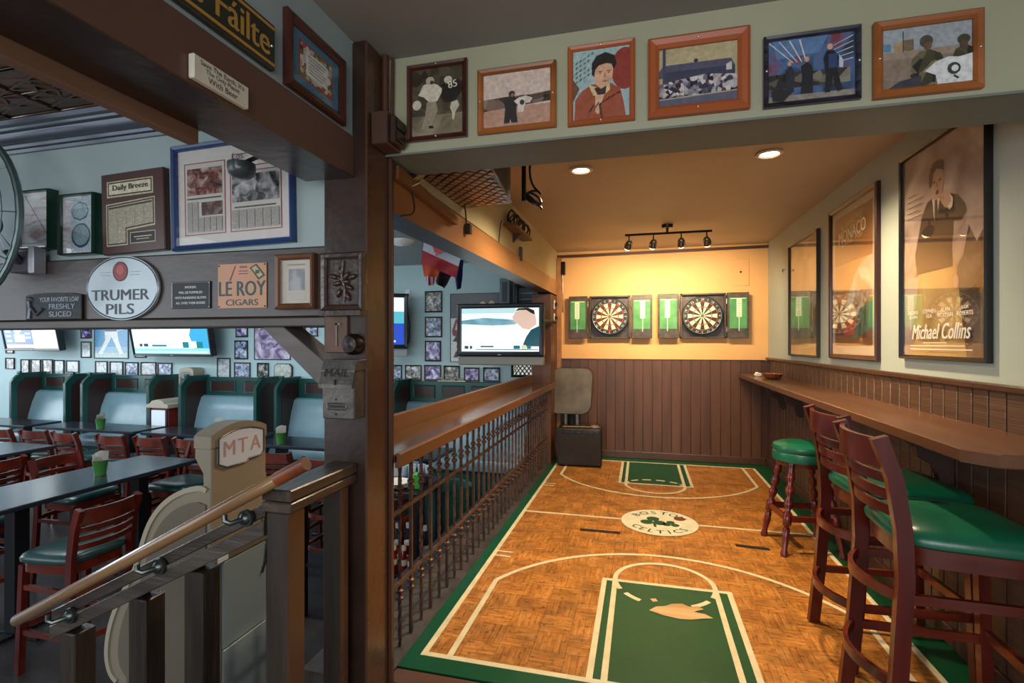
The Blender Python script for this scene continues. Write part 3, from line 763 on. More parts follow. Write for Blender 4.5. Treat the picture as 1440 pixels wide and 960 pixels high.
# ================================================================== dart wall
M_cab = mat('2a2520', .4, col2='55483a', var=.5, vscale=18, bump=.2, name='worn_black_cabinet')
M_chalk = mat('3a7d45', .6, col2='569a60', var=.4, vscale=9, name='green_scoreboard')
M_ink = mat('cfe0c4', .6, name='white_score_print')
M_cream = mat('d9cfae', .6); M_bk = mat('191714', .6); M_red = mat('9e2a24', .55); M_grn = mat('1f5a35', .55)
M_wire = mat('b8b8b4', .3, metal=.9)
NUM = [20, 1, 18, 4, 13, 6, 10, 15, 2, 17, 3, 19, 7, 16, 8, 11, 14, 9, 12, 5]
def dartboard(cx, cz, label, red):
    t = thing('dartboard', label, 'dartboard', (cx, YB - .075, cz), 0, 'dartboards on the ochre wall')
    R = .226
    g = G(); g.lathe([(.01, 0), (R, 0), (R, -.03), (R - .008, -.036), (.01, -.036)], 40, axis='y'); g.obj('board', M_bk, t, smooth=True, ang=30)
    bands = [(.016, .097, 0), (.097, .107, 1), (.107, .160, 0), (.160, .170, 1)]
    for r0, r1, kind in bands:
        g = G()
        for i in range(20):
            a0 = PI / 2 - (i - .5) * PI / 10; a1 = a0 - PI / 10; am = (a0 + a1) / 2
            mi = i % 2
            g.poly([(r * math.cos(a), -.0372, r * math.sin(a)) for r, a in ((r0, a0), (r1, a0), (r1, am), (r1, a1), (r0, a1), (r0, am))], mi)
        ms = [M_bk if not red else M_red, M_cream] if kind == 0 else [M_red, M_grn]
        if kind == 0: ms = [mat('4a1c18', .6) if not red else M_bk, M_cream]
        g.obj('segment_ring', ms, t)
    g = G(); g.lathe([(.0005, -.0374), (.0160, -.0374)], 16, axis='y', cap=False); g.obj('bull_ring', M_grn, t)
    g = G(); g.lathe([(.0005, -.038), (.0065, -.038)], 10, axis='y', cap=False); g.obj('bullseye', M_red, t)
    g = G(); g.tube([(.205 * math.cos(a * PI / 20), -.041, .205 * math.sin(a * PI / 20)) for a in range(40)], .0022, 6, closed=True); g.obj('number_ring', M_wire, t, smooth=True)
    for i, nn in enumerate(NUM):
        a = PI / 2 - i * PI / 10
        txt(str(nn), M_wire, t, .191 * math.cos(a), .191 * math.sin(a), h=.026, y=-.041, rot=a - PI / 2, name='number', bold=.01)
    return t
def cabinet(l0, l1, c0, c1, r0, r1, ztop, zbot, label, seed):
    X = lambda px: oY(px, 445, YB - .08).x
    cx = (X(c0) + X(c1)) / 2
    t = thing('dart_cabinet', label, 'cabinet', (cx, YB - .001, 0), 0, 'open dart cabinets')
    w = X(c1) - X(c0)
    g = G(); g.box(-w / 2, w / 2, -.02, 0, zbot, ztop, .002)
    o = g.obj('back_panel', M_cab, t)
    g = G()
    for s in (-1, 1): g.box(s * w / 2 - s * .018, s * w / 2, -.075, -.02, zbot, ztop, .002)
    g.box(-w / 2, w / 2, -.075, -.02, ztop - .018, ztop, .002); g.box(-w / 2, w / 2, -.075, -.02, zbot, zbot + .018, .002)
    g.obj('cabinet_sides', M_cab, t)
    for a, b, s in ((l0, l1, -1), (r0, r1, 1)):
        x0, x1 = X(a) - cx, X(b) - cx
        d = thing
        g = G(); g.box(x0, x1, -.095, -.06, zbot, ztop, .003); dr = g.obj('door', M_cab, t)
        m = .022
        g = G(); g.box(x0 + m, x1 - m, -.099, -.095, zbot + .11, ztop - .06, .001); sb = g.obj('scoreboard', M_chalk, dr)
        xm = (x0 + x1) / 2 + (.01 * s)
        g = G(); zt = ztop - .07
        g.box(xm - .012 - .016, xm + .028, -.0998, -.099, zt - .21, zt - .005); g.obj('score_column', M_ink, dr)
        g = G(); g.box(xm - .004, xm + .004, -.0998, -.099, zt - .37, zt - .21); g.box(x0 + m + .01, x1 - m - .01, -.0998, -.099, zt - .004, zt + .004); g.obj('score_line', M_ink, dr)
        g = G()
        for k in range(7): g.box(xm - .012, xm + .016, -.1002, -.0998, zt - .19 + k * .026, zt - .186 + k * .026)
        g.obj('score_print', M_grn, dr)
        for zz in (ztop - .1, zbot + .1):
            g = G(); hx = x1 if s < 0 else x0
            g.tube([(hx + .006 * -s, -.085, zz - .03), (hx + .006 * -s, -.085, zz + .03)], .006, 8); g.obj('hinge', M_wire, t, smooth=True)
    return t
zt, zb = oY(930, 414, YB - .08).z, oY(930, 475.5, YB - .08).z
cabinet(800, 826, 829, 886, 888, 917, zt, zb, 'open dart cabinet with green score doors, left of the pair', 1)
cabinet(925, 954.5, 957, 1021, 1022.5, 1053, zt + .005, zb, 'open dart cabinet with green score doors, right of the pair', 2)
b1, b2 = oY(857.5, 445.2, YB - .09), oY(987.5, 444, YB - .09)
dartboard(b1.x, b1.z, 'round dartboard in the left open cabinet', False)
dartboard(b2.x, b2.z, 'round dartboard in the right open cabinet', True)
# ---- ceiling track light with four swivel heads
WARM = (1.0, 0.76, 0.46)
M_dkn = mat('2c2622', .3, metal=.7, name='dark_nickel'); M_chr = mat('8a837a', .18, metal=.9, name='brushed_nickel')
def spot(name, loc, target, power, size, blend, rad, col, parent):
    d = bpy.data.lights.new(name, 'SPOT'); d.energy = power; d.spot_size = size; d.spot_blend = blend; d.shadow_soft_size = rad; d.color = col
    o = bpy.data.objects.new(name, d); COL.objects.link(o); o.parent = parent
    o.location = loc; o.rotation_euler = (Vector(target) - Vector(loc)).to_track_quat('-Z', 'Y').to_euler()
    return o
trk = thing('track_light', 'dark metal ceiling track light with four swivel heads', 'lamp', (.24, 5.1, ZC))
a, b = oY(879, 331, 5.1), oY(1001, 324, 5.1)
ZB = -(ZC - (a.z + b.z) / 2)
g = G(); g.lathe([(.01, 0), (.055, 0), (.05, -.03), (.012, -.035), (.010, ZB)], 14); g.obj('ceiling_mount', M_dkn, trk, smooth=True)
pts = [(a.x - .24 + (b.x - a.x) * i / 10, .03 * math.sin(i / 10 * 2 * PI), ZB + .006 * math.sin(i / 10 * 2 * PI)) for i in range(11)]
g = G(); g.tube(pts, .011, 8); g.obj('bar', M_dkn, trk, smooth=True)
M_bulb = glow('ffe0a8', 9.0)
tg = [(-.55, YB, 1.45), (-.15, YB, 1.45), (.45, YB, 1.45), (.85, YB, 1.45)]
for i, px in enumerate((884.5, 919, 958, 994)):
    p = oY(px, 343 - i * 2.3, 5.1); lx = p.x - .24
    h = thing('head', '', '', (lx, 0, ZB)); del h['label']; del h['category']; h.name = 'lamp_head'
    h.parent = trk
    g = G(); g.tube([(0, 0, 0), (0, 0, -.075)], .006, 6); g.obj('stem', M_dkn, h, smooth=True)
    d = (Vector(tg[i]) - Vector((p.x, 5.1, ZC + ZB - .09))).normalized()
    R = d.to_track_quat('Z', 'Y').to_matrix().to_4x4(); R.translation = (0, 0, -.09)
    g = G(); g.M = R; g.lathe([(.004, -.045), (.022, -.035), (.034, -.01), (.040, .03), (.038, .045), (.033, .04), (.03, .02)], 16, cap=False); g.obj('lamp_shade', M_chr, h, smooth=True, ang=50)
    g = G(); g.M = R; g.lathe([(.001, .078), (.016, .074), (.028, .060), (.031, .045), (.028, .032), (.001, .02)], 14); g.obj('bulb', M_bulb, h, smooth=True)
    q = Vector((0, 0, -.09)) + d * .10
    tl = Vector(tg[i]) - Vector(h.location) - Vector(trk.location)
    spot('track_spot', q, tl, 62, 2.1, .9, .03, WARM, h)
# ---- two recessed ceiling downlights
for (px, py), lab in (((817, 238), 'recessed ceiling downlight nearer the railing side'), ((1082, 215), 'recessed ceiling downlight nearer the poster wall')):
    p = oZ(px, py, ZC)
    t = thing('downlight', lab, 'lamp', (p.x, p.y, ZC), 0, 'recessed downlights')
    g = G(); g.lathe([(.055, -.001), (.075, -.002), (.078, -.008), (.06, -.014), (.052, -.008)], 24, cap=False); g.obj('trim_ring', mat('cfc6b6', .4), t, smooth=True)
    g = G(); g.lathe([(.001, -.012), (.03, -.011), (.053, -.004)], 20, cap=False); g.obj('bulb', glow('fff0cf', 14.0), t, smooth=True)
    spot('downlight_spot', (0, 0, -.03), (0, 0, -2.5), 190, 2.5, .8, .05, (1.0, .78, .50), t)
# ---- black amplifier and folded table behind it
M_amp = mat('12100f', .45, var=.2, vscale=12, bump=.3, bscale=120, name='black_tolex')
M_clo = mat('2a211c', .8, col2='1a1512', var=.5, vscale=10, bump=.4, bscale=160, name='dark_grille_cloth')
am = thing('amplifier', 'scuffed black guitar amplifier standing in the back left corner', 'amplifier', (-.69, 5.84, 0), .05)
g = G(); g.box(-.25, .25, -.14, .14, .012, .43, .012); g.obj('cabinet', M_amp, am)
g = G(); g.box(-.225, .225, -.147, -.139, .03, .36, .004); g.obj('grille', M_clo, am)
g = G(); g.box(-.225, .225, -.148, -.139, .375, .415, .004); g.obj('control_panel', mat('1c1a18', .3), am)
for i in range(6):
    g = G(); g.lathe([(.001, -.162), (.009, -.162), (.011, -.148)], 10, (-.18 + i * .07, 0, .395), axis='y'); g.obj('knob', M_dkn, am)
for sx in (-1, 1):
    for sy in (-1, 1):
        g = G(); g.lathe([(.02, 0), (.022, .013)], 10, (sx * .21, sy * .1, 0)); g.obj('foot', M_bk, am)
g = G(); g.tube([(-.06, 0, .43), (-.055, 0, .445), (.055, 0, .445), (.06, 0, .43)], .008, 6); g.obj('handle', M_bk, am, smooth=True)
g = G(); g.tube([(0, 0, 0), (.42, .04, 0)], .006, 8); tag(g.obj('wooden_stick', mat('9a7048', .5), None, loc=(-.88, 5.80, .4365)), 'thin wooden stick lying on the black amplifier', 'stick')
g = G(); g.lathe([(.028, 0), (.04, 0), (.04, .02), (.028, .02), (.028, 0)], 18, cap=False); tag(g.obj('tape_roll', mat('8d8577', .5), None, loc=(-.52, 5.84, .4315), smooth=True), 'roll of grey tape on top of the amplifier', 'tape')
ft = thing('folded_table', 'grey-brown rounded table top tilted upright behind the amplifier', 'table', (-.83, 6.14, 0), .0)
def rrect(w, h, r, n=5):
    out = []
    for cx, cz, a0 in ((w / 2 - r, h / 2 - r, 0), (-w / 2 + r, h / 2 - r, PI / 2), (-w / 2 + r, -h / 2 + r, PI), (w / 2 - r, -h / 2 + r, 1.5 * PI)):
        for i in range(n + 1): out.append((cx + r * math.cos(a0 + i * PI / 2 / n), cz + r * math.sin(a0 + i * PI / 2 / n)))
    return out
M_ttop = mat('6a6152', .45, col2='4b4338', var=.5, vscale=6, bump=.15, name='scuffed_grey_laminate')
g = G(); g.prism([(x + (z * .05), z) for x, z in rrect(.50, .545, .10)], 'y', -.02, .015, bev=.005); tp = g.obj('table_top', M_ttop, ft, loc=(0, -.05, .82)); tp.rotation_euler = (-.14, 0, 0)
g = G(); g.prism([(x * .99 + z * .05, z * .99) for x, z in rrect(.515, .56, .105)], 'y', -.012, .008); e = g.obj('edge_band', M_bk, tp)
for s in (-1, 1):
    g = G(); g.box(s * .07 - .018, s * .07 + .018, .01, .04, .32, .62, .004); g.obj('bracket', mat('9a9488', .4, metal=.5), ft)
g = G(); g.lathe([(.22, 0), (.22, .02), (.05, .05), (.035, .08), (.035, .60)], 20, (0, .02, 0)); pz = g.obj('pedestal', M_bk, ft, smooth=True); pz.scale = (.8, .42, 1)
# tape strips on the court
for (xa, ya), (xb, yb_), lab in (((-.448, 3.80), (-.154, 3.80), 'black tape strip on the court left of the centre circle'), ((.63, 3.77), (.84, 3.75), 'black tape strip on the court right of the centre circle')):
    g = G(); g.prism([(xa, ya - .02), (xb, yb_ - .02), (xb, yb_ + .022), (xa, ya + .02)], 'z', .0002, .0022); tag(g.obj('tape_strip', M_bk), lab, 'tape', 'black throw-line tapes')
# ================================================================== iron railing, TV, loudspeaker box, cords
M_rust = mat('6a4836', .4, metal=.3, col2='3a2b24', var=.6, vscale=14, bump=.3, bscale=60, name='rusty_iron')
XB = -1.085
rl = thing('iron_railing', 'long wrought iron railing with knotted bars beside the court', 'railing', (XB, 1.9, 0))
Y0 = 2.136 - 1.9
def bar_mesh(twist):
    g = G()
    if twist:
        rings = []; n = 40; s = .0095
        for i in range(n + 1):
            z = .0 + .90 * i / n; a = i * .55
            rings.append([g._v((s * math.cos(a + k * PI / 2 + PI / 4), s * math.sin(a + k * PI / 2 + PI / 4), z)) for k in range(4)])
        for A, B in zip(rings, rings[1:]):
            for k in range(4): g._f([A[k], A[(k + 1) % 4], B[(k + 1) % 4], B[k]])
    else: g.box(-.0075, .0075, -.0075, .0075, 0, .90)
    for zc in (.235, .715):
        for dz, r in ((-.016, .019), (.016, .019)):
            g.lathe([(.006, zc + dz - .014), (r, zc + dz - .005), (r, zc + dz + .005), (.006, zc + dz + .014)], 8, cap=False)
    return g
bA = bar_mesh(True).obj('iron_bar', M_rust, rl, smooth=True, loc=(0, Y0, 0)); bB = bar_mesh(False).obj('iron_bar', M_rust, rl, smooth=True, loc=(0, Y0 + .117, 0))
for i in range(2, 32):
    link('iron_bar', (bA if i % 2 == 0 else bB).data, rl, (0, Y0 + .117 * i, 0))
for z in (.30, .63):
    g = G(); g.tube([(.009, 0, z), (.009, 3.92, z)], .006, 4, ry=.008, up=(0, 0, 1)); g.obj('cross_rod', M_rust, rl)
M_shelf = mat('5a3c2a', .18, col2='48301f', var=.3, vscale=4, bump=.18, bscale=9, name='glossy_rail_shelf', spec=.7)
rs = thing('rail_shelf', 'glossy brown shelf with raised back edge on top of the iron railing', 'shelf', (XB, 1.89, 0))
g = G(); g.box(-.155, .115, 0, 3.90, .905, .94, .005); g.obj('board', M_shelf, rs)
g = G(); g.box(.10, .125, 0, 3.90, .885, .945, .004); g.obj('front_edge', wood('7a5030', '5d3a22', 'y', scale=4, rough=.3, name='shelf_edge_wood'), rs)
g = G(); g.box(-.188, -.157, 0, 3.90, .88, 1.025, .005); g.obj('back_edge', wood('6f4a30', '543420', 'y', scale=4, rough=.35, name='shelf_back_wood'), rs)
# ---- big television hung in the opening above the shelf
def screen_mat(kind, s=1.0):
    return None
def tv(name, label, loc, rz, w, h, shapes, tilt=0.0, d=.08, grp='televisions', grey=0.0, bez=.04):
    t = thing(name, label, 'television', loc, rz, grp)
    b = thing('body', '', '', (0, 0, 0)) if False else None
    M_b = mat('14171d', .25, name='black_tv_plastic')
    Mx = Matrix.Rotation(tilt, 4, 'X')
    g = G(); g.M = Mx; g.box(-w / 2, w / 2, -d * .3, d * .7, -h / 2, h / 2, .006); g.obj('case', M_b, t)
    g = G(); g.M = Mx; g.ring(w, h, bez, .018, y0=-d * .3); g.obj('bezel', M_b, t)
    gg = G(); mats = []
    for i, (m, pts) in enumerate(shapes):
        if m not in mats: mats.append(m)
        gg.M = Mx
        gg.poly([((u - .5) * (w - 2 * bez), -d * .3 - .004 - i * .0004, (v - .5) * (h - 2 * bez)) for u, v in pts], mats.index(m))
    gg.obj('screen', mats, t)
    g = G(); g.M = Mx; g.box(-.02, .02, -d * .3 - .02, -d * .3 - .016, -h / 2 + .012, -h / 2 + .02); g.obj('badge', mat('9a9fa6', .3), t)
    if grey:
        g = G(); g.M = Mx; g.box(-w / 2 + .01, w / 2 - .005, -d * .35, d * .6, -h / 2 - grey, -h / 2 - .002, .01); g.obj('speaker_bar', mat('7d7b74', .45), t)
    return t
E_ = lambda c, s=1.0: mat(c, .2, emit=s, name='lit_screen')
A_, B_ = oY(645, 428, 5.40), oY(765, 501, 5.40)
w, h = B_.x - A_.x, A_.z - B_.z
shp = [(photo(['cfe4e6', 'e9f1ee', 'f6f8f4'], 1.4, 2, emit=.85), FULL),
       (photo(['3f6f86', '6fa0b0', 'a8ccd2'], 2.2, 3, emit=.6), [(0, .72), (.3, .78), (.62, .74), (.75, .70), (.7, .62), (.4, .60), (.0, .64)]),
       (E_('b9dde2', .7), rc(0, .88, .7, 1)),
       (E_('134f5c', .5), [(.80, .17), (.84, .34), (.90, .50), (1, .58), (1, .1), (.82, .1)]),
       (E_('d7b9a8', .7), [(.68, .70), (.66, .78), (.70, .90), (.80, .98), (.92, .94), (.96, .80), (.97, .62), (.88, .50), (.80, .52), (.75, .60)]),
       (E_('2a2422', .3), [(.70, .92), (.74, .99), (.86, 1.0), (.94, .94), (.95, .84), (.90, .88), (.84, .95), (.76, .95)]),
       (E_('d7e6ea', .8), rc(0, .02, 1, .12)),
       (E_('1a3742', .3), rc(.04, .06, .09, .13)), (E_('1a3742', .3), rc(.11, .06, .14, .13)), (E_('1a3742', .3), rc(.25, .10, .42, .13)), (E_('0f6f7c', .5), rc(.68, .06, .76, .14)), (E_('0f6f7c', .5), rc(.85, .06, .90, .14)), (E_('c6d7a8', .6), rc(.78, .05, .84, .15)), (E_('40515a', .3), rc(.19, .035, .99, .05))]
bigtv = tv('television', 'wide television showing a man in profile, hung above the railing shelf', ((A_.x + B_.x) / 2, 5.40, (A_.z + B_.z) / 2), 0.03, w, h, shp, grey=.10, bez=.052, d=.10)
g = G(); g.tube([(w / 2 - .02, .06, .1), (w / 2 + .06, .45, .1)], .02, 6); g.obj('wall_arm', M_dkn, bigtv)
# ---- loudspeaker box with tread-plate underside, hung from the alcove ceiling
M_tread = mat('3d3530', .28, metal=.75, var=.1, vscale=6, name='tread_plate_steel')
M_loz = mat('a87f5c', .3, metal=.35, var=.1, vscale=8, name='warm_reflection_lozenge')  # brown base colour stands in for the warm reflection on the steel lozenges
M_mesh = mat('161412', .6, bump=.6, bscale=160, name='black_grille')
zs = 2.20
spk = thing('speaker_box', 'dark hanging speaker box with diamond tread-plate underside', 'speaker', (-.88, 2.48, zs))
ql = [(-.20, -.36), (.21, -.30), (.155, .31), (-.20, .36)]
g = G(); g.prism(ql, 'z', .012, .30, bev=.004); g.obj('cabinet', M_mesh, spk)
g = G(); g.prism([(x * 1.03, y * 1.03) for x, y in ql], 'z', 0, .012); pl_ = g.obj('tread_plate', M_tread, spk)
lz = G(); lz.prism([(-.021, 0), (0, -.022), (.021, 0), (0, .022)], 'z', -.004, 0, bev=.001)
lz0 = None
def inq(x, y):
    n = len(ql); ok = True
    for i in range(n):
        a, b = ql[i], ql[(i + 1) % n]
        if (b[0] - a[0]) * (y - a[1]) - (b[1] - a[1]) * (x - a[0]) < .004: ok = False
    return ok
for i in range(-6, 7):
    for j in range(-18, 19):
        x, y = i * .064 + (.032 if j % 2 else 0), j * .033
        if not inq(x, y): continue
        if lz0 is None: lz0 = lz.obj('lozenge', M_loz, pl_, loc=(x, y, 0))
        else: link('lozenge', lz0.data, pl_, (x, y, 0))
for x, y in ((-.1, -.2), (-.1, .2), (.1, .2)):
    g = G(); g.tube([(x, y, .30), (x, y, ZC - zs)], .008, 8); g.obj('hanging_rod', M_dkn, spk, smooth=True)
M_cord = mat('14110f', .45, name='black_cord')
def cord(name, label, pts, r=.006, cat='cord', grp=None, m=None):
    # smooth the polyline a little
    P = [Vector(p) for p in pts]
    for _ in range(2):
        Q = [P[0]]
        for a, b in zip(P, P[1:]): Q += [a * .75 + b * .25, a * .25 + b * .75]
        Q.append(P[-1]); P = Q
    g = G(); g.tube(P, r, 6); return tag(g.obj(name, m or M_cord, smooth=True), label, cat, grp)
random.seed(5)
pp = [(-.62, 2.84, 2.5), (-.63, 2.86, 2.33)]
for i in range(16):
    a = i * 1.25; pp.append((-.60 + .05 * math.cos(a), 2.84 + .05 * math.sin(a) * .6, 2.24 + .05 * math.sin(a * .9) - .002 * i))
cord('coiled_cable', 'black coiled cable hanging beside the speaker box', pp, .007, 'cable')
g = G(); g.tube([(-.645, 2.78, ZC), (-.645, 2.78, 2.20)], .013, 8); tag(g.obj('hanging_pole', M_iron, smooth=True), 'thin black pole hanging from the alcove ceiling by the speaker box', 'pole')
X_ = XL + .02
cord('power_cord', 'thin black cord drooping beside the main post under the speaker box', [(X_, 2.05, 2.14), (X_ + .01, 2.10, 2.06), (X_ + .02, 2.10, 1.98), (X_, 2.0, 1.95)], .004)
cl = thing('cable_clamp', 'black cable clamp on top of the orange beam near the post', 'clamp', (XL + .035, 2.1, 2.155))
g = G(); g.tube([(0, -.06, -.04), (0, 0, 0), (0, .08, .03)], .018, 6); g.obj('jaw', M_cord, cl, smooth=True)
g = G(); g.tube([(.01, -.05, -.06), (.01, .03, -.02)], .008, 6); g.obj('grip', mat('8a8a88', .3, metal=.8), cl, smooth=True)
# plug and short cord on the khaki wall
p = oX(656, 322, X_)
cord('short_cord', 'short black cord ending in a plug on the orange beam', [(X_, p.y - .08, p.z + .16), (X_ + .01, p.y - .04, p.z + .10), (X_, p.y, p.z)], .005)
g = G(); g.box(-.004, .03, -.02, .02, -.03, .03, .004); tag(g.obj('plug', M_cord, None, loc=(X_, p.y, p.z)), 'black plug box fixed on the orange beam under the speaker box', 'plug')
# wire tangle on a wooden bracket
a, b = oX(707, 318, XL), oX(733, 338, XL)
wb_ = thing('cable_shelf', 'little wooden bracket shelf on the khaki wall above the orange beam', 'shelf', (XL + .002, (a.y + b.y) / 2, b.z + .01))
dy = (b.y - a.y) / 2
g = G(); g.box(0, .10, -dy, dy, -.02, 0, .003); g.obj('board', wood('7a4f2e', '5a3820', 'y', scale=5, name='bracket_wood'), wb_)
g = G(); g.prism([(0.0, -.02), (.08, -.02), (0, -.09)], 'y', -.01, .01); g.obj('bracket', M_trim, wb_)
pts = []
for i in range(90):
    f = i / 89; ang = i * .95
    pts.append((XL + .055 + .035 * math.cos(ang), (a.y + b.y) / 2 - dy + 2 * dy * f + .05 * math.sin(i * .7), b.z + .07 + .05 * math.sin(ang)))
g = G(); g.tube(pts, .006, 5); tag(g.obj('cable_tangle', M_cord, smooth=True), 'tangle of black wires on the wooden bracket shelf', 'cable')
cord('adapter_cord', 'black cord hanging from the bracket shelf on the khaki wall', [(XL + .02, a.y - .1, a.z + .02), (XL + .02, a.y - .14, a.z - .02), (XL + .01, a.y - .15, a.z - .17)], .004)
p = oX(730, 357, XL)
g = G(); g.box(0, .03, -.02, .02, -.06, .06, .004); tag(g.obj('wall_switch', mat('5a5248', .4), None, loc=(XL + .001, p.y, p.z)), 'small grey switch box on the khaki wall below the bracket shelf', 'switch')
p = oY(781, 375, 6.2)
sb = thing('junction_box', 'dark metal junction box in the corner left of the dartboards', 'electrical box', (XL + .056, 6.27, 2.33))
g = G(); g.box(0, .05, -.04, .04, -.08, .08, .004); g.obj('box', M_dkn, sb)
g = G(); g.tube([(.02, 0, -.08), (.02, 0, -.55)], .008, 8); g.obj('conduit', M_glossb, sb, smooth=True)
for zz, lab in ((1.86, 'white wall outlet with plugs on the end pillar, upper'), (1.70, 'white wall outlet with plugs on the end pillar, lower')):
    o = thing('wall_outlet', lab, 'outlet', (XL + .0115, 6.0, zz))
    g = G(); g.box(0, .008, -.035, .035, -.055, .055, .003); g.obj('plate', mat('d8d4c8', .4), o)
    g = G(); g.box(.008, .04, -.015, .015, -.02, .02, .004); g.obj('plug', M_cord, o)
# ================================================================== pictures on the header, left wall, sign beam
P2 = pane_mat(1.0)
M_mahf = wood('4b2218', '331510', 'z', rough=.25, scale=4, coat=.3, name='dark_red_frame')
M_oak = wood('a8622e', '7d4419', 'x', rough=.35, scale=5, name='orange_oak_frame')
M_che = mat('a3532a', .4, var=.08, vscale=3, name='flat_cherry_frame')
M_blkf = mat('191820', .25, col2='3b3a48', var=.5, vscale=30, stretch=(.3, 1, 3), name='ribbed_black_frame')
M_brnf = wood('5f3320', '43210f', 'x', rough=.3, scale=5, coat=.3, name='brown_frame')
def hframe(label, l, r, tl, tr, bl, br, b, d, fm, shapes, Y=1.85, name='framed_photo', screws='tb', cat='picture', grp='framed photos on the header wall', matb=0.0, matm=None, pane=True, tiltz=0.0):
    yy = Y - .001
    Z0 = (oY(l, bl, yy - d).z + oY(r, br, yy - d).z) / 2; Z1 = (oY(l, tl, yy - d).z + oY(r, tr, yy - d).z) / 2
    X0, X1 = oY(l, (tl + bl) / 2, yy - d).x, oY(r, (tr + br) / 2, yy - d).x
    w, h = X1 - X0, Z1 - Z0
    t = thing(name, label, cat, ((X0 + X1) / 2, yy, (Z0 + Z1) / 2), 0, grp)
    t.rotation_euler = (0, tiltz, 0)
    g = G(); g.ring(w, h, b, d); g.obj('frame', fm, t)
    g = G(); g.box(-w / 2 + b * .5, w / 2 - b * .5, -.005, -.0005, -h / 2 + b * .5, h / 2 - b * .5); g.obj('backing', mat('2a2520', .7), t)
    iw, ih = w - 2 * b, h - 2 * b
    if matb:
        g = G(); g.ring(iw, ih, matb, .004, y0=-.006); g.obj('mat_board', matm, t); iw -= 2 * matb; ih -= 2 * matb
    art(t, iw, ih, shapes, y=-.0065)
    if pane:
        g = G(); g.box(-w / 2 + b * .8, w / 2 - b * .8, -d * .55 - .001, -d * .55, -h / 2 + b * .8, h / 2 - b * .8); g.obj('glass', P2, t)
    pts = {'tb': ((0, 1), (0, -1)), 'lr': ((1, 0), (-1, 0)), '': ()}[screws]
    for sx, sz in pts:
        g = G(); g.lathe([(.001, -.004), (.003, -.003), (.004, 0)], 8, (sx * (w / 2 - b / 2), -d * .95, sz * (h / 2 - b / 2)), axis='y'); g.obj('screw', M_wire, t, smooth=True)
    return t, w, h
C = lambda c: mat(c, .35, var=.22, vscale=70, detail=6.0)
# 1 football players, sepia
g1 = photo(['2e2820', '4b4234', '6a5f4c'], 14, 1); g2 = photo(['6a5f4c', '8c8068', 'a59a80'], 10, 2)
foot = [(g1, FULL), (g2, rc(0, 0, 1, .30)), (photo(['241f19', '3a3226', '57503f'], 30, 3, vor=True), rc(0, .62, 1, 1)),
        (C('d4ccb6'), [(.12, .62), (.22, .76), (.36, .80), (.52, .74), (.62, .66), (.56, .58), (.50, .50), (.34, .50), (.24, .58)]), (C('b8ae94'), ell(.36, .82, .085, .06)), (C('4a3c2e'), ell(.40, .79, .04, .03)),
        (C('9a907a'), [(.30, .50), (.48, .50), (.52, .36), (.44, .24), (.40, .14), (.34, .14), (.36, .24), (.26, .10), (.18, .10), (.26, .28)]),
        (C('221f1b'), [(.60, .68), (.72, .74), (.92, .80), (.99, .72), (.96, .58), (.84, .48), (.68, .46), (.58, .54)]), (C('cfc7b0'), ell(.72, .80, .08, .055)),
        (C('c9c0a8'), [(.78, .46), (.90, .48), (.94, .40), (.86, .30), (.84, .20), (.80, .20), (.80, .30), (.76, .38)]), (C('cbc4b2'), ell(.10, .47, .09, .075)), (C('1f1b17'), [(.34, .14), (.42, .14), (.44, .10), (.34, .10)])]
t, w, h = hframe('dark red-framed sepia photo of football players, first on the header from the post', 570.8, 655.5, 91.5, 79, 197, 191.5, .020, .022, M_mahf, foot)
txt('85', C('d8d0ba'), t, .26 * w, .19 * h, h=.028, y=-.0125, rot=.15, bold=.02)
# 2 pinkish photo of a person holding a shirt
sol = [(C('d2bdaf'), FULL), (C('b98f78'), rc(0, 0, 1, .36)), (photo(['2f2723', '5a4a40', '97806e'], 26, 4, vor=True), [(0, .32), (1, .40), (1, .58), (.7, .55), (.4, .56), (0, .54)]),
       (C('2a2625'), [(.31, .06), (.33, .34), (.31, .46), (.38, .54), (.46, .52), (.50, .40), (.50, .24), (.52, .06)]), (C('3a302a'), ell(.43, .60, .05, .06)), (C('8a6a58'), ell(.445, .575, .03, .03)),
       (C('d8cdbf'), [(.46, .46), (.54, .52), (.64, .54), (.74, .48), (.70, .40), (.64, .40), (.60, .24), (.52, .24), (.52, .38)]), (C('3c3634'), ell(.585, .42, .035, .05)), (C('cfc4b8'), [(.40, .06), (.42, .06), (.41, .13)])]
hframe('oak-framed pinkish photo of a person in dark clothes holding a white shirt', 670.6, 781.4, 96, 83.4, 188, 176.4, .022, .022, M_oak, sol, screws='lr')
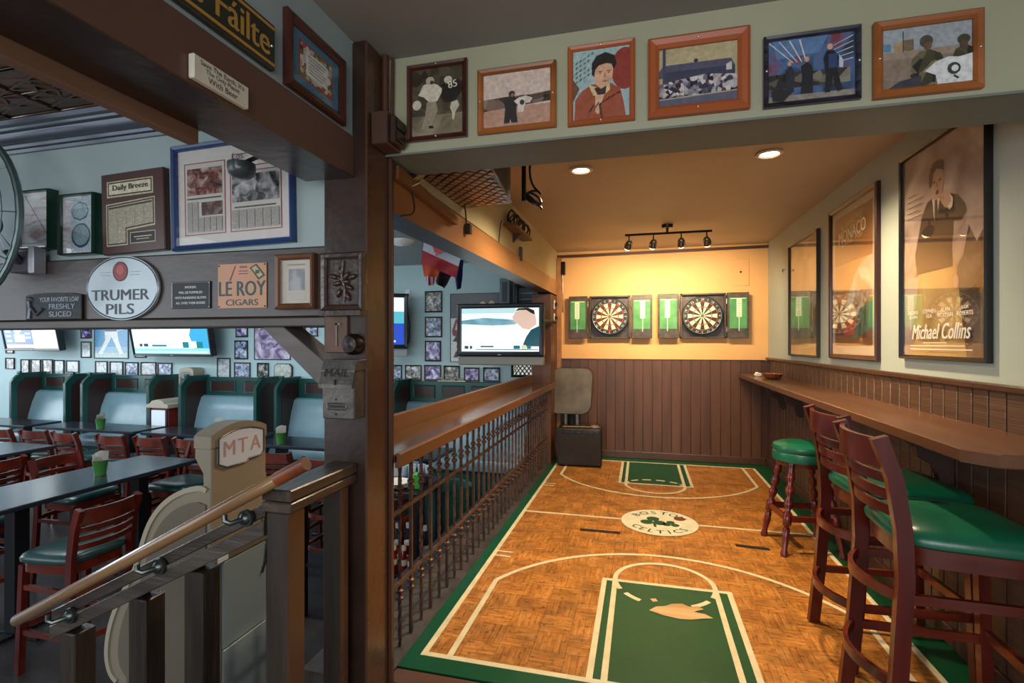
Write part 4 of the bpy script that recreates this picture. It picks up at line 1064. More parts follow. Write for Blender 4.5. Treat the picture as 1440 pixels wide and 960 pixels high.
# 3 signed portrait, generic dark-haired figure in a rust jacket
por = [(C('9fb8b6'), FULL), (C('8f3226'), ell(.92, .68, .24, .30, 20)), (C('6d4a3a'), [(0, .28), (.12, .46), (.0, .6)]),
       (C('9a4a2c'), [(.02, .0), (.04, .30), (.16, .42), (.34, .50), (.66, .50), (.84, .40), (.90, .2), (.94, 0)]), (C('d9c48c'), [(.28, .50), (.36, .34), (.52, .30), (.66, .40), (.66, .50), (.5, .42)]), (C('d0a888'), [(.40, .36), (.40, .10), (.46, .06), (.56, .34)]), (C('3a1f16'), [(.38, .44), (.44, .34), (.58, .34), (.60, .46)]),
       (C('d3a283'), [(.38, .60), (.40, .50), (.50, .42), (.60, .46), (.70, .56), (.72, .70), (.66, .80), (.48, .80), (.40, .72)]), (C('1a1412'), [(.34, .64), (.34, .80), (.42, .90), (.58, .94), (.74, .88), (.78, .76), (.72, .68), (.70, .76), (.60, .78), (.46, .76), (.40, .70), (.38, .60)]),
       (C('2a1c16'), rc(.45, .665, .53, .675)), (C('2a1c16'), rc(.60, .665, .68, .675)), (C('3a2a20'), ell(.49, .645, .02, .008, 8)), (C('3a2a20'), ell(.64, .645, .02, .008, 8)), (C('a4624e'), ell(.57, .525, .05, .011, 8)), (C('b5805f'), [(.565, .64), (.585, .64), (.60, .575), (.55, .575)]),
       (C('5e2a18'), [(.46, .2), (.5, .0), (.54, 0), (.5, .22)])]
t, w, h = hframe('orange-framed colour portrait of a dark-haired person in a rust jacket, handwriting on it', 798, 892.8, 63.9, 52, 175, 168, .019, .02, M_che, por)
for i in range(5):
    art(t, w * .8, h * .85, [(C('26221e'), [(.02 + k * .075, .82 - i * .07 + k * .03), (.06 + k * .075, .85 - i * .07 + k * .03), (.065 + k * .075, .842 - i * .07 + k * .03), (.03 + k * .075, .81 - i * .07 + k * .03)]) for k in range(5 - i % 3)], y=-.0115, name='handwriting')
art(t, w * .8, h * .85, [(C('241612'), [(.28 + k * .1, .10 + k * .045), (.36 + k * .1, .2 + k * .03), (.37 + k * .1, .19 + k * .03), (.30 + k * .1, .095 + k * .045)]) for k in range(6)], y=-.0115, name='handwriting')
# 4 crowd in front of a building, broad cherry frame
crowd = [(C('b3a57c'), FULL), (C('4d4c63'), [(0, .50), (.0, .62), (.06, .72), (.92, .72), (.97, .60), (.97, .48)]), (C('35364e'), rc(.05, .42, .97, .60)), (C('3c3d55'), rc(.05, .3, .09, 1)), (photo(['1c1c2c', '3f4058', '8d8796', 'd8cfc8', '5a3438'], 75, 5, vor=True), [(0, .14), (1, .18), (1, .44), (.6, .50), (.2, .44), (0, .40)]), (C('56566a'), [(0, 0), (1, 0), (1, .16), (0, .12)]), (C('2a2a3c'), ell(.48, .745, .03, .035, 8)), (C('c6c2b8'), [(.86, .52), (.93, .52), (.93, .66), (.86, .62)])]
hframe('wide cherry-framed photo of a crowd before a building on the header', 911.3, 1055.9, 51.8, 34, 164.6, 148.9, .037, .03, M_che, crowd)
# 5 band on stage, ribbed black frame
band = [(photo(['1a1c22', '2f3d55', '4b6a94', '7a3a40'], 9, 6), FULL), (C('5877a0'), [(.1, .7), (.6, .74), (.7, 1), (.05, 1)]), (photo(['1a1714', '3a3632', '8a8478'], 40, 7, vor=True), rc(0, .22, .95, .45)), (C('8a8178'), rc(0, 0, 1, .10)),
        *[(C('c9c4c0'), [(.0 + k * .12, .98), (.02 + k * .12, .98), (.30 + k * .05, .62), (.285 + k * .05, .62)]) for k in range(4)], *[(C('c6c0b8'), [(.76, .82 - k * .07), (.98, .95 - k * .09), (.98, .935 - k * .09), (.76, .81 - k * .07)]) for k in range(5)],
        (C('15161f'), [(.66, .08), (.67, .4), (.64, .62), (.68, .74), (.76, .74), (.82, .62), (.80, .42), (.86, .10), (.80, .08), (.75, .34), (.72, .08)]), (C('2a3d6a'), rc(.70, .46, .80, .68)), (C('c59a80'), ell(.715, .80, .035, .05)), (C('b9c2d0'), [(.82, .66), (.87, .56), (.86, .44), (.82, .46)]),
        (C('181820'), [(.38, .1), (.40, .4), (.38, .54), (.46, .60), (.52, .50), (.52, .10)]), (C('bb937c'), ell(.45, .64, .03, .045)), (C('20222c'), [(.20, .14), (.20, .5), (.26, .56), (.30, .5), (.30, .14)]), (C('bb937c'), ell(.245, .60, .025, .04)), (C('1a1a1c'), [(.05, .02), (.18, .0), (.28, .14), (.10, .24), (.03, .18)])]
hframe('black ribbed-framed photo of a band playing on a stage', 1074.6, 1213, 48.6, 33.3, 149.5, 137.3, .016, .022, M_blkf, band, screws='lr')
# 6 soldiers holding a shirt
sold = [(C('9aa1a6'), FULL), (C('8a7767'), rc(0, 0, 1, .56)), (C('9a8876'), rc(0, .50, 1, .62)), (C('a8906f'), [(.14, .60), (.36, .62), (.36, .82), (.14, .78)]), (C('5f87a0'), rc(0, .64, .10, .76)), (C('75654e'), rc(.24, .62, .36, .80)), (C('3c3a3a'), rc(.235, .6, .245, .95)),
        (photo(['2c2a20', '4a4534', '6d654c', '8a7f60'], 40, 8, vor=True), [(.32, .18), (.34, .46), (.42, .58), (.54, .60), (.66, .52), (.70, .40), (.60, .34), (.60, .02), (.42, .0)]), (C('4b4a38'), ell(.50, .74, .075, .10)), (C('6a4e3e'), ell(.515, .66, .045, .07)),
        (photo(['2c2a20', '4a4534', '6d654c'], 40, 9, vor=True), [(.78, .40), (.82, .55), (.92, .62), (1, .56), (1, .3)]), (C('40402f'), ell(.91, .70, .07, .08)), (C('5a4436'), ell(.91, .62, .045, .06)),
        (C('3a3b44'), [(.05, 0), (.2, .12), (.44, .18), (.44, 0)]), (C('d9dbd8'), [(.48, .24), (.60, .38), (.74, .44), (.86, .42), (1, .46), (1, .0), (.62, 0), (.60, .16)]), (C('3b3d3c'), ell(.80, .24, .075, .10, 10)), (C('d9dbd8'), ell(.81, .24, .04, .055, 10)), (C('3b3d3c'), [(.80, .14), (.86, .08), (.84, .06), (.79, .11)])]
hframe('brown-framed photo of soldiers showing a white shirt, last on the header', 1231, 1387, 26.7, 10.2, 135.6, 121.5, .026, .026, M_oak, sold, screws='lr')
# ---- corner conduit and horn box on the post
cb = thing('conduit', 'brown painted conduit and cable running down the post corner', 'pipe', (-.985, 1.825, 2.30))
g = G(); g.tube([(0, -.01, .0), (0, -.01, .24)], .012, 10); g.obj('pipe', M_glossb, cb, smooth=True)
g = G()
g.tube([(.02, .006, 0), (.024, .006, .235)], [.006 if i % 2 else .0075 for i in range(2)], 8); g.obj('cable', M_trim, cb, smooth=True)
g = G(); g.lathe([(.012, -.02), (.017, -.015), (.017, .0), (.013, .005)], 10, (0, -.01, .01)); g.obj('coupling', M_glossb, cb, smooth=True)
hb = thing('alarm_box', 'brown alarm horn box below the conduit on the main post', 'alarm', (-.985, 1.80, 2.215))
g = G(); g.box(-.012, .055, -.075, .035, -.06, .065, .004); g.obj('back_box', mat('4b3328', .4), hb)
g = G(); g.box(.055, .078, -.055, .03, -.05, .055, .006); fr = g.obj('horn_cover', mat('3a2a22', .35), hb)
for k in range(2):
    g = G(); g.box(.078, .088, -.045, .022, -.04 + k * .047, -.004 + k * .047, .004); g.obj('louver', M_gloss, fr)
# ---- left wall (faces +x)
XW = -1.06
def lthing(name, label, cat, py0, py1, z0, z1, off=0.0, grp=None):
    return thing(name, label, cat, (XW + .001 + off, (py0 + py1) / 2, (z0 + z1) / 2), PI / 2, grp), abs(py1 - py0), z1 - z0
a = oX(405, 13, XW + .02); b = oX(487, 82, XW + .02); c = oX(406, 123, XW + .02); d = oX(487, 173, XW + .02)
t, w, h = lthing('framed_certificate', 'dark-framed certificate with blue mat on the pale left wall', 'picture', a.y, b.y, (c.z + d.z) / 2, (a.z + b.z) / 2)
g = G(); g.ring(w, h, .032, .024); g.obj('frame', M_mahf, t)
g = G(); g.box(-w / 2 + .02, w / 2 - .02, -.005, -.0005, -h / 2 + .02, h / 2 - .02); g.obj('backing', mat('2a2520', .7), t)
art(t, w - .062, h - .062, [(C('4d7f9c'), FULL), (C('a33a3c'), rc(.14, .17, .86, .86)), (photo(['e8e6da', '9a8a3a', '3a2a4a', 'e8e6da', '4a6a3a', 'c0503a'], 60, 3, vor=True), rc(.165, .20, .835, .83)), (C('eceee8'), rc(.28, .30, .74, .73))], y=-.0065)
for i in range(6): art(t, w - .062, h - .062, [(C('3a3a44'), rc(.32 + .02 * (i % 2), .66 - i * .06, .70 - .03 * (i % 3), .672 - i * .06))], y=-.0085, name='script_line')
g = G(); g.box(-w / 2 + .025, w / 2 - .025, -.013, -.012, -h / 2 + .025, h / 2 - .025); g.obj('glass', P2, t)
# welcome board
a = oX(387, 37, XW + .02); c = oX(387, 101, XW + .02)
y1 = a.y; y0 = y1 - .54; z0, z1 = c.z, a.z
t, w, h = lthing('welcome_board', 'dark green board with gold Gaelic lettering on the left wall', 'sign', y0, y1, z0, z1)
g = G(); g.box(-w / 2, w / 2, -.02, -.001, -h / 2, h / 2, .003); g.obj('board', mat('2b2f26', .4, var=.2, vscale=8), t)
M_gold = mat('c79a4a', .35, metal=.3)
g = G()
for zz in (-h / 2 + .014, h / 2 - .014): g.box(-w / 2 + .006, w / 2 - .006, -.022, -.02, zz - .004, zz + .004)
g.obj('gold_border', M_gold, t)
for s_, x_, w_t in (('Céad', -.36, .22), ('Míle', -.085, .22), ('Fáilte', .275, .35)): txt(s_, M_gold, t, x_ * w, .003, w=w_t * w, h=h * .56, y=-.021, bold=.01)
g = G(); g.lathe([(.001, -.024), (.004, -.023), (.005, -.02)], 8, (w / 2 - .015, 0, .0), axis='y'); g.obj('screw', M_wire, t)
# Save the Earth plaque on the fascia
XF = -1.052
a = oX(273, 74, XF + .02); b = oX(351, 122, XF + .02); c = oX(273, 110, XF + .02); d = oX(351, 152, XF + .02)
t = thing('earth_sign', 'small cream wooden sign about saving the Earth on the brown fascia', 'sign', (XF + .0005, (a.y + b.y) / 2, (a.z + b.z + c.z + d.z) / 4), PI / 2)
w, h = b.y - a.y, (a.z + b.z - c.z - d.z) / 2
g = G(); g.box(-w / 2, w / 2, -.018, -.0005, -h / 2, h / 2, .003); g.obj('board', mat('d3cdb8', .5, var=.1, vscale=10), t)
for i, s in enumerate(("Save The Earth, It's", 'The Only Planet', 'With Beer')):
    txt(s, mat('3a3228', .5), t, 0, h * (.27 - .27 * i), h=h * .25, y=-.019, maxw=w * .92)
# ---- sign beam (plane Y) : everything hung on it
def yrect(l, t_, r, b, Y): 
    m = (t_ + b) / 2; A = oY(l, m, Y); B = oY(r, m, Y); T = oY((l + r) / 2, t_, Y); D = oY((l + r) / 2, b, Y)
    return (A.x + B.x) / 2, (T.z + D.z) / 2, B.x - A.x, T.z - D.z
YW, YS = 1.80, 1.775
# two deep boxed frames
for (l, t_, r, b), lab, k in (((22, 266, 66, 350), 'deep green-sided boxed frame with red-lined sheet, nearest the fan', 0), ((80, 271, 129, 357), 'deep green-sided boxed frame with two hat-shaped cut-outs beside the news plaque', 1)):
    cx, cz, w, h = yrect(l, t_, r, b, YW - .05)
    t = thing('shadow_box', lab, 'picture', (cx, YW - .001, cz), 0, 'boxed frames on the sage wall')
    g = G(); g.ring(w, h, .010, .05); g.obj('frame', mat('16201c', .3, col2='1d4a38', var=.5, vscale=8), t)
    art(t, w - .02, h - .02, [(photo(['b8bcc0', 'd4d6d6', 'a98a90'], 12, k + 1, stretch=(.5, 1, 4)), FULL)] + ([(C('c4a2a4'), [(.2, .2), (.6, .35), (.8, .25), (.5, .15)]), (C('6a6468'), [(.1, .95), (.13, .95), (.95, .2), (.92, .2)])] if k == 0 else [(C('a9bac4'), rc(.25, .02, 1, .98)), (C('40565e'), ell(.55, .73, .28, .17, 8)), (C('8ba5ac'), ell(.55, .74, .25, .145, 8)), (C('35484f'), ell(.58, .30, .30, .22)), (C('7f9aa4'), ell(.58, .31, .26, .185))]), y=-.03)
    g = G(); g.box(-w / 2 + .008, w / 2 - .008, -.044, -.043, -h / 2 + .008, h / 2 - .008); g.obj('glass', P1, t)
# news plaque
cx, cz, w, h = yrect(143, 240, 231, 355, YW - .03)
t = thing('news_plaque', 'brown wooden plaque with a mounted newspaper clipping', 'plaque', (cx, YW - .001, cz), 0); t.rotation_euler = (0, -.03, 0)
g = G(); g.box(-w / 2, w / 2, -.03, 0, -h / 2, h / 2, .004); g.obj('board', mat('4a302a', .3, var=.15, vscale=5), t)
art(t, w, h, [(C('b3a98c'), rc(.10, .70, .84, .90)), (C('1f1a17'), rc(.12, .72, .82, .885)), (C('c8bfa4'), rc(.135, .735, .805, .87))], y=-.0305)
art(t, w, h, [(C('b3a98c'), [(.08, .10), (.42, .10), (.42, .28), (.86, .31), (.86, .66), (.08, .62)]), (C('1f1a17'), [(.095, .115), (.405, .115), (.405, .30), (.845, .33), (.845, .645), (.095, .605)]), (photo(['b0a890', '8d8674', 'c6bfa6'], 60, 2, stretch=(1, 1, 5)), [(.11, .13), (.39, .13), (.39, .315), (.83, .345), (.83, .63), (.11, .59)])], y=-.0305, name='clipping')
art(t, w, h, [(C('3a3028'), [(.12, .555), (.82, .59), (.82, .61), (.12, .575)])] + [(C('4a443a'), rc(.12 + .142 * k, .15 if k < 2 else .35, .122 + .142 * k, .54)) for k in range(5)], y=-.0318, name='headline')
art(t, w, h, [(C('b3a98c'), rc(.46, .11, .86, .25)), (C('12100e'), rc(.47, .12, .85, .24)), (C('c9c0a4'), rc(.52, .185, .80, .195)), (C('c9c0a4'), rc(.56, .155, .76, .163))], y=-.0305, name='name_plate')
txt('Daily Breeze', C('1c1815'), t, -.02 * w, .305 * h, w=w * .56, h=h * .085, y=-.0325, bold=.015)
# blue-framed newspaper page
cx, cz, w, h = yrect(239, 193, 410, 346, YW - .03)
t = thing('framed_newspaper', 'large blue-framed newspaper page partly behind the beam', 'picture', (cx, YW - .001, cz), 0); t.rotation_euler = (0, -.02, 0)
M_blue = mat('27406e', .35, var=.12, vscale=6)
g = G(); g.ring(w, h, .024, .03); g.obj('frame', M_blue, t)
sh = [(mat('c6c0ba', .5, var=.05, vscale=30), FULL), (C('8e3a3a'), rc(.06, .10, .44, .86)), (mat('bdb8b0', .5), rc(.07, .11, .43, .85)), (C('8e3a3a'), rc(.48, .10, .93, .72)), (mat('bdb8b0', .5), rc(.49, .11, .92, .71)), (C('8e3a3a'), rc(.50, .76, .93, .90)), (C('c9c4bc'), rc(.51, .77, .92, .89)),
      (photo(['2a2020', '6a2f2c', '8d6f66', 'b9a9a0'], 26, 3), rc(.09, .52, .41, .80)), (photo(['2a2020', '5a3a34', '8d7f76'], 26, 5), rc(.22, .30, .41, .44)), (photo(['141414', '3c3c3c', '9a9a9a', 'd0d0d0'], 16, 6), rc(.50, .40, .91, .68)), (C('4c4844'), rc(.09, .475, .40, .49)), (C('4c4844'), rc(.52, .34, .88, .355))]
sh += [(photo(['a7a29a', '8c8780', 'bab5ac'], 70, 9, stretch=(1, 1, 5)), rc(.09 + k * .055, .13, .135 + k * .055, .28 if k > 1 else .45)) for k in range(6)]
sh += [(photo(['a7a29a', '8c8780', 'bab5ac'], 70, 9, stretch=(1, 1, 5)), rc(.50 + k * .07, .13, .56 + k * .07, .32)) for k in range(6)]
art(t, w - .045, h - .045, sh, y=-.008)
txt('Los', C('26221f'), t, .06 * w, .335 * h, h=.028, y=-.0165)
g = G(); g.box(-w / 2 + .018, w / 2 - .018, -.0215, -.0205, -h / 2 + .018, h / 2 - .018); g.obj('glass', P2, t)
# security camera dome under the beam
p = oY(352, 236, 1.62)
t = thing('dome_camera', 'dark round camera tucked under the brown beam before the newspaper', 'camera', (p.x - .04, 1.62, p.z - .01))
g = G(); g.lathe([(.001, -.03), (.03, -.026), (.045, -.012), (.05, .01), (.05, .03), (.001, .03)], 16); g.obj('dome', mat('3f4648', .25), t, smooth=True)
g = G(); g.tube([(0, 0, .03), (.08, 0, .05), (.20, 0, .06)], .008, 6); g.obj('arm', M_iron, t, smooth=True)
# oval beer sign
cx, cz, w, h = yrect(119.5, 359.5, 221.5, 450, YS - .02)
t = thing('oval_sign', 'oval silver sign with red seal and dark lettering on the sign beam', 'sign', (cx, YS - .001, cz), 0)
M_sil = mat('a9b3b8', .25, metal=.2, var=.05, vscale=5)
g = G(); g.prism(ell(0, 0, w / 2, h / 2, 44), 'y', -.014, 0, bev=.003); g.obj('plate', M_sil, t)
g = G(); g.tube([(x, -.014, z) for x, z in ell(0, 0, w / 2 - .006, h / 2 - .006, 44)], .003, 6, closed=True); g.obj('rim', mat('6f7a80', .25, metal=.6), t, smooth=True)
art(t, w, h, [(C('3a1518'), ell(.485, .76, .105, .155, 24)), (C('8e2a26'), ell(.485, .76, .09, .135, 24)), (C('a9504a'), ell(.485, .78, .05, .08, 16)), (C('8d989c'), rc(.2, .745, .34, .752)), (C('8d989c'), rc(.62, .745, .76, .752)), (C('8d989c'), rc(.22, .70, .34, .707)), (C('8d989c'), rc(.62, .70, .74, .707))], y=-.0150, name='seal')
M_navy = mat('2c3440', .4)
txt('TRUMER', M_navy, t, -.01, -.105 * h, w=w * .79, h=h * .165, y=-.0155, bold=.012); txt('PILS', M_navy, t, -.01, -.325 * h, w=w * .38, h=h * .165, y=-.0155, bold=.012)
# cast loaf plaque
cx, cz, w, h = yrect(34, 411, 112, 449, YS - .02)
t = thing('cast_plaque', 'dark cast-iron plaque with a figure and raised words about a sliced loaf', 'plaque', (cx, YS - .001, cz), 0)
M_cast = mat('2a2c2f', .5, metal=.3, var=.2, vscale=12, bump=.3, bscale=50)
g = G(); g.prism([(-w / 2, -h / 2), (w / 2, -h / 2), (w / 2, h / 2 - .012), (w * .3, h / 2 - .003), (0, h / 2), (-w * .3, h / 2 - .003), (-w / 2, h / 2 - .012)], 'y', -.014, 0, bev=.003); g.obj('plate', M_cast, t)
M_rl = mat('7c8288', .3, metal=.7)
for s, x, z, ww, hh in (('YOUR FAVORITE LOAF', .12, .24, .70, .17), ('FRESHLY', .17, -.02, .46, .19), ('SLICED', .14, -.30, .40, .19)): txt(s, M_rl, t, x * w, z * h, w=ww * w, h=hh * h, y=-.0155, bold=.01)
g = G(); g.tube([(-.42 * w, -.016, -.45 * h), (-.40 * w, -.016, -.1 * h), (-.42 * w, -.018, .2 * h)], .009, 6); g.lathe([(.001, -.03), (.012, -.02), (.014, -.012)], 10, (-.40 * w, 0, .26 * h), axis='y'); g.tube([(-.40 * w, -.018, 0), (-.28 * w, -.018, -.32 * h), (-.17 * w, -.018, -.1 * h)], .006, 6); g.obj('relief_figure', M_rl, t, smooth=True)
# small black warning plaque
cx, cz, w, h = yrect(240, 395.5, 294.5, 433.5, YS - .01)
t = thing('warning_plaque', 'small black metal plaque with white printed lines on the sign beam', 'plaque', (cx, YS - .001, cz), 0)
g = G(); g.box(-w / 2, w / 2, -.005, 0, -h / 2, h / 2, .001); g.obj('plate', mat('15181e', .5), t)
g = G(); g.ring(w * .97, h * .95, .002, .002, y0=-.005); g.obj('border', M_wire, t)
for i, s in enumerate(('SMOKERS', 'WILL BE PUMMELED', 'WITH PUNISHING BLOWS', 'ALL OVER THEIR BODIES')): txt(s, mat('d4d8da', .4), t, 0, h * (.29 - .195 * i), h=h * .085, y=-.0062, maxw=w * .84, bold=.012)
for sx in (-1, 1):
    for sz in (-1, 1):
        g = G(); g.lathe([(.001, -.008), (.003, -.007), (.003, -.005)], 8, (sx * (w / 2 - .006), 0, sz * (h / 2 - .006)), axis='y'); g.obj('screw', M_wire, t)
# cigar tin sign
cx, cz, w, h = yrect(305, 370, 373.5, 433, YS - .01)
t = thing('cigar_sign', 'old tan and pink tin cigar sign with big dark letters on the sign beam', 'sign', (cx, YS - .001, cz), 0)
g = G(); g.box(-w / 2, w / 2, -.004, 0, -h / 2, h / 2, .0008); g.obj('plate', mat('b58a5e', .4, col2='c98a74', var=.5, vscale=7), t)
M_teal = mat('24424a', .45)
txt('LE ROY', M_teal, t, -.0, -.06 * h, w=w * .95, h=h * .33, y=-.005, bold=.015); txt('CIGARS', M_teal, t, 0, -.37 * h, w=w * .66, h=h * .14, y=-.005, bold=.012)
art(t, w, h, [(C('26302c'), [(.66, .90), (.80, .98), (.98, .72), (.84, .62)]), (C('a8a070'), [(.70, .89), (.79, .94), (.93, .73), (.85, .67)]), (C('26302c'), rc(.78, .76, .86, .84)), (C('6b3a30'), [(.24, .62), (.27, .62), (.38, .95), (.36, .95)]), (C('6b4a3a'), rc(.46, .90, .60, .94)), (C('6b4a3a'), rc(.44, .82, .62, .84)), (C('6b4a3a'), rc(.44, .76, .62, .78))], y=-.0045, name='cigar_band')
for sx in (-1, 1):
    for sz in (-1, 1):
        g = G(); g.lathe([(.001, -.008), (.003, -.007), (.003, -.004)], 8, (sx * (w / 2 - .007), 0, sz * (h / 2 - .007)), axis='y'); g.obj('nail', M_iron, t)
# small brown framed page
sh = [(mat('a89a84', .5, var=.1, vscale=30), FULL), (photo(['3a3638', '5a5658', '85807c'], 14, 3), rc(.22, .30, .78, .80)), (C('5a5048'), rc(.2, .88, .8, .91)), (photo(['8d8272', 'a89a84'], 60, 5, stretch=(1, 1, 5)), rc(.15, .06, .85, .26))]
hframe('small brown-framed old page at the post end of the sign beam', 384.5, 440, 357, 355, 435.5, 433, .024, .03, wood('6b4228', '4e2d18', 'z', scale=5, name='brown_small_frame'), sh, Y=YS, name='framed_page', screws='', grp='pictures on the sign beam')
# ---- carved plaque, lumps and mailbox on the post front
YP = 1.70
cx, cz, w, h = yrect(452, 355, 512, 437, YP - .03)
M_carv = mat('3a2a22', .3, var=.25, vscale=14, bump=.4, bscale=30, name='dark_carved_wood', spec=.6)
t = thing('carved_panel', 'square dark carved wooden panel with leaf relief on the main post', 'carving', (cx, YP - .0, cz), 0)
g = G(); g.box(-w / 2, w / 2, -.022, .0, -h / 2, h / 2, .003); g.obj('panel', M_carv, t)
g = G(); g.ring(w, h, .024, .022, y0=-.02); g.obj('frame', M_carv, t)
random.seed(11)
for i in range(11):
    a = i * 2.4; r = .010 + .0055 * i ** .9
    g = G(); bmesh.ops.create_icosphere(g.bm, subdivisions=2, radius=1)
    for v in g.bm.verts: v.co = Vector((v.co.x * .020, v.co.y * .012, v.co.z * .010))
    o = g.obj('leaf', M_carv, t, smooth=True, loc=(r * math.cos(a) * .9, -.024, r * math.sin(a) * 1.1)); o.rotation_euler = (0, -a, 0)
g = G(); g.tube([(.0, -.024, -.075), (.008, -.028, -.03), (-.006, -.028, .02), (.0, -.026, .08)], .006, 6); g.obj('stem', M_carv, t, smooth=True)
g = G(); g.prism([(-.09, .0), (.085, 0), (.085, -.018), (-.09, -.018)], 'y', -.05, 0); g.obj('bottom_ledge', M_carv, t, loc=(0, 0, -h / 2))
p = oY(498, 484, YP - .02)
g = G(); g.lathe([(.001, -.055), (.03, -.05), (.04, -.03), (.04, 0)], 16, axis='y'); tag(g.obj('round_bell', mat('2c2320', .3, metal=.5, bump=.3, bscale=40), None, smooth=True, loc=(p.x - .005, YP, p.z)), 'round dark knob-like bell on the main post above the mailbox', 'bell')
p = oY(474, 470, YP - .01)
g = G(); g.box(-.05, .045, -.012, 0, -.07, .07, .003); o = tag(g.obj('rust_plate', mat('4a3a30', .45, col2='6a4a3a', var=.6, vscale=16, metal=.3, bump=.3), None, loc=(p.x, YP, p.z)), 'rusty flat plate on the main post under the carved panel', 'plate')
g = G(); g.box(-.004, .004, -.016, -.012, -.045, .045); g.box(-.004, .018, -.016, -.012, .035, .043); g.obj('raised_strip', mat('6d625a', .4, metal=.5), o)
mb = thing('mailbox', 'grey cast metal mailbox with slot mounted on the main post', 'mailbox', (-1.072, 1.70, 1.23))
M_mb = mat('6f6a64', .35, metal=.55, col2='4e4844', var=.5, vscale=12, bump=.25, bscale=50, name='grey_cast_metal')
g = G(); g.box(-.066, .066, -.075, 0, -.108, .07, .004); g.obj('body', M_mb, mb)
g = G(); g.prism([(-.001, .108), (-.062, .108), (-.094, .02), (-.094, .006), (-.084, .006), (-.077, .07), (-.001, .07)], 'x', -.070, .070, bev=.002); ld = g.obj('lid', M_mb, mb)
tm = txt('MAIL', mat('302c2a', .4, metal=.4), ld, 0, 0, w=.10, h=.028, y=0)
tm.location = (0, -.0835, .062); tm.rotation_euler = (-.35, 0, 0)
g = G(); g.box(-.003, .003, -.0985, -.093, .018, .038); g.obj('slit', M_bk, ld)
g = G(); g.tube([(x, -.0765, z) for x, z in rrect(.078, .022, .010)], .003, 6, closed=True); s_ = g.obj('slot_rim', M_mb, mb, smooth=True, loc=(-.005, 0, -.062))
g = G(); g.box(-.035, .03, -.0765, -.074, -.067, -.057); g.obj('slot', M_bk, mb)
for zz in (-.036, -.09):
    g = G(); g.lathe([(.001, -.079), (.004, -.078), (.004, -.075)], 8, (-.008, 0, zz), axis='y'); g.obj('rivet', M_bk, mb)
# ---- wall fan at the left edge
fc = oY(-68, 306, 1.52)
fan = thing('wall_fan', 'grey wire-guard wall fan at the left edge of the sign beam', 'fan', (fc.x, 1.52, fc.z))
M_gw = mat('6f8080', .35, metal=.6)
Rf = oY(22, 306, 1.52).x - fc.x
g = G()
for k in range(1, 9):
    r = Rf * (.15 + .85 * k / 8); yy = -.07 * (1 - (k / 8) ** 3)
    g.tube([(r * math.cos(a * PI / 16), yy, r * math.sin(a * PI / 16)) for a in range(32)], .0025, 5, closed=True)
for k in range(12):
    a = k * PI / 6; g.tube([(Rf * f * math.cos(a), -.07 * (1 - f ** 3) - .003, Rf * f * math.sin(a)) for f in (.12, .4, .7, .88, 1)], .003, 5)
g.obj('guard', M_gw, fan, smooth=True)
g = G(); g.tube([(Rf * math.cos(a * PI / 20), .015, Rf * math.sin(a * PI / 20)) for a in range(40)], .014, 8, closed=True); g.obj('rim', M_gw, fan, smooth=True)
g = G(); g.lathe([(.001, -.075), (.035, -.07), (.05, 0), (.06, .10), (.04, .16), (.001, .165)], 18, axis='y'); g.obj('motor', mat('3a4248', .35), fan, smooth=True)
for k in range(3):
    g = G(); n = 8; ps = []
    for i in range(n + 1):
        f = i / n; ps.append((.04 + (Rf * .85 - .04) * f, -.02 - .03 * math.sin(f * PI), .09 * math.sin(f * PI * .9)))
    for i in range(n): g.poly([ps[i], ps[i + 1], (ps[i + 1][0], .02, -ps[i + 1][2] * .6), (ps[i][0], .02, -ps[i][2] * .6)])
    b_ = g.obj('blade', mat('8a9498', .4), fan, loc=(0, 0.02, 0)); b_.rotation_euler = (0, k * 2 * PI / 3 + .4, 0)
p0 = oY(28, 368, 1.72)
g = G(); g.tube([(0, .12, -.0), (.10, .14, -.12), (p0.x - fc.x, .20, p0.z - fc.z)], .02, 6); g.obj('arm', mat('33303a', .4), fan)
g = G(); g.box(p0.x - fc.x - .07, p0.x - fc.x + .05, .20, .254, p0.z - fc.z - .05, p0.z - fc.z + .05, .004); bp_ = g.obj('bracket', mat('3a3640', .4), fan)
g = G(); g.box(p0.x - fc.x + .05, p0.x - fc.x + .085, .20, .254, p0.z - fc.z - .055, p0.z - fc.z + .07, .003); g.obj('bracket_plate', mat('b8b8c0', .4, metal=.4), fan)
# ================================================================== stair rail, cash machine, dining room
M_old = wood('3d342d', '231d18', 'z', rough=.35, scale=6, bump=.5, name='old_brown_grey_timber')
M_oldx = wood('4f463e', '2e2822', 'x', rough=.4, scale=6, bump=.6, name='weathered_rail_timber')
sr = thing('stair_railing', 'weathered timber stair railing in front of the cash machine', 'railing', (-1.09, 1.36, 0))
def W(*a): return tuple(a)
ox, oy = -1.09, 1.36
g = G(); g.box(-.04, .04, -.03, .05, -.001, .875, .004); n_ = g.obj('newel_post', [M_old, M_glossb], sr)
for p in n_.data.polygons:
    if p.normal.x > .5: p.material_index = 1
g = G(); g.box(-.035, .04, .25, .30, -.001, .875, .004); n_ = g.obj('wall_post', [M_old, M_glossb], sr)
for p in n_.data.polygons:
    if p.normal.x > .5: p.material_index = 1
M_capw = wood('54463c', '33291f', 'y', rough=.32, scale=5, bump=.4, name='dark_cap_timber')
for z0, z1 in ((.876, .908), (.911, .948)):
    g = G(); g.box(-.055, .052, -.035, .338, z0, z1, .004); g.obj('cap_rail', M_capw, sr)
xa, za, xb, zb_ = -.05, .90, -.95, .445
for dz, hh in ((0, .028), (-.052, .034)):
    g = G(); g.prism([(xa, za + dz), (xb, zb_ + dz), (xb, zb_ + dz - hh * 1.5), (xa, za + dz - hh * 1.5)], 'y', -.025 if dz == 0 else -.032, .03, bev=.003); g.obj('sloped_rail', M_oldx, sr)
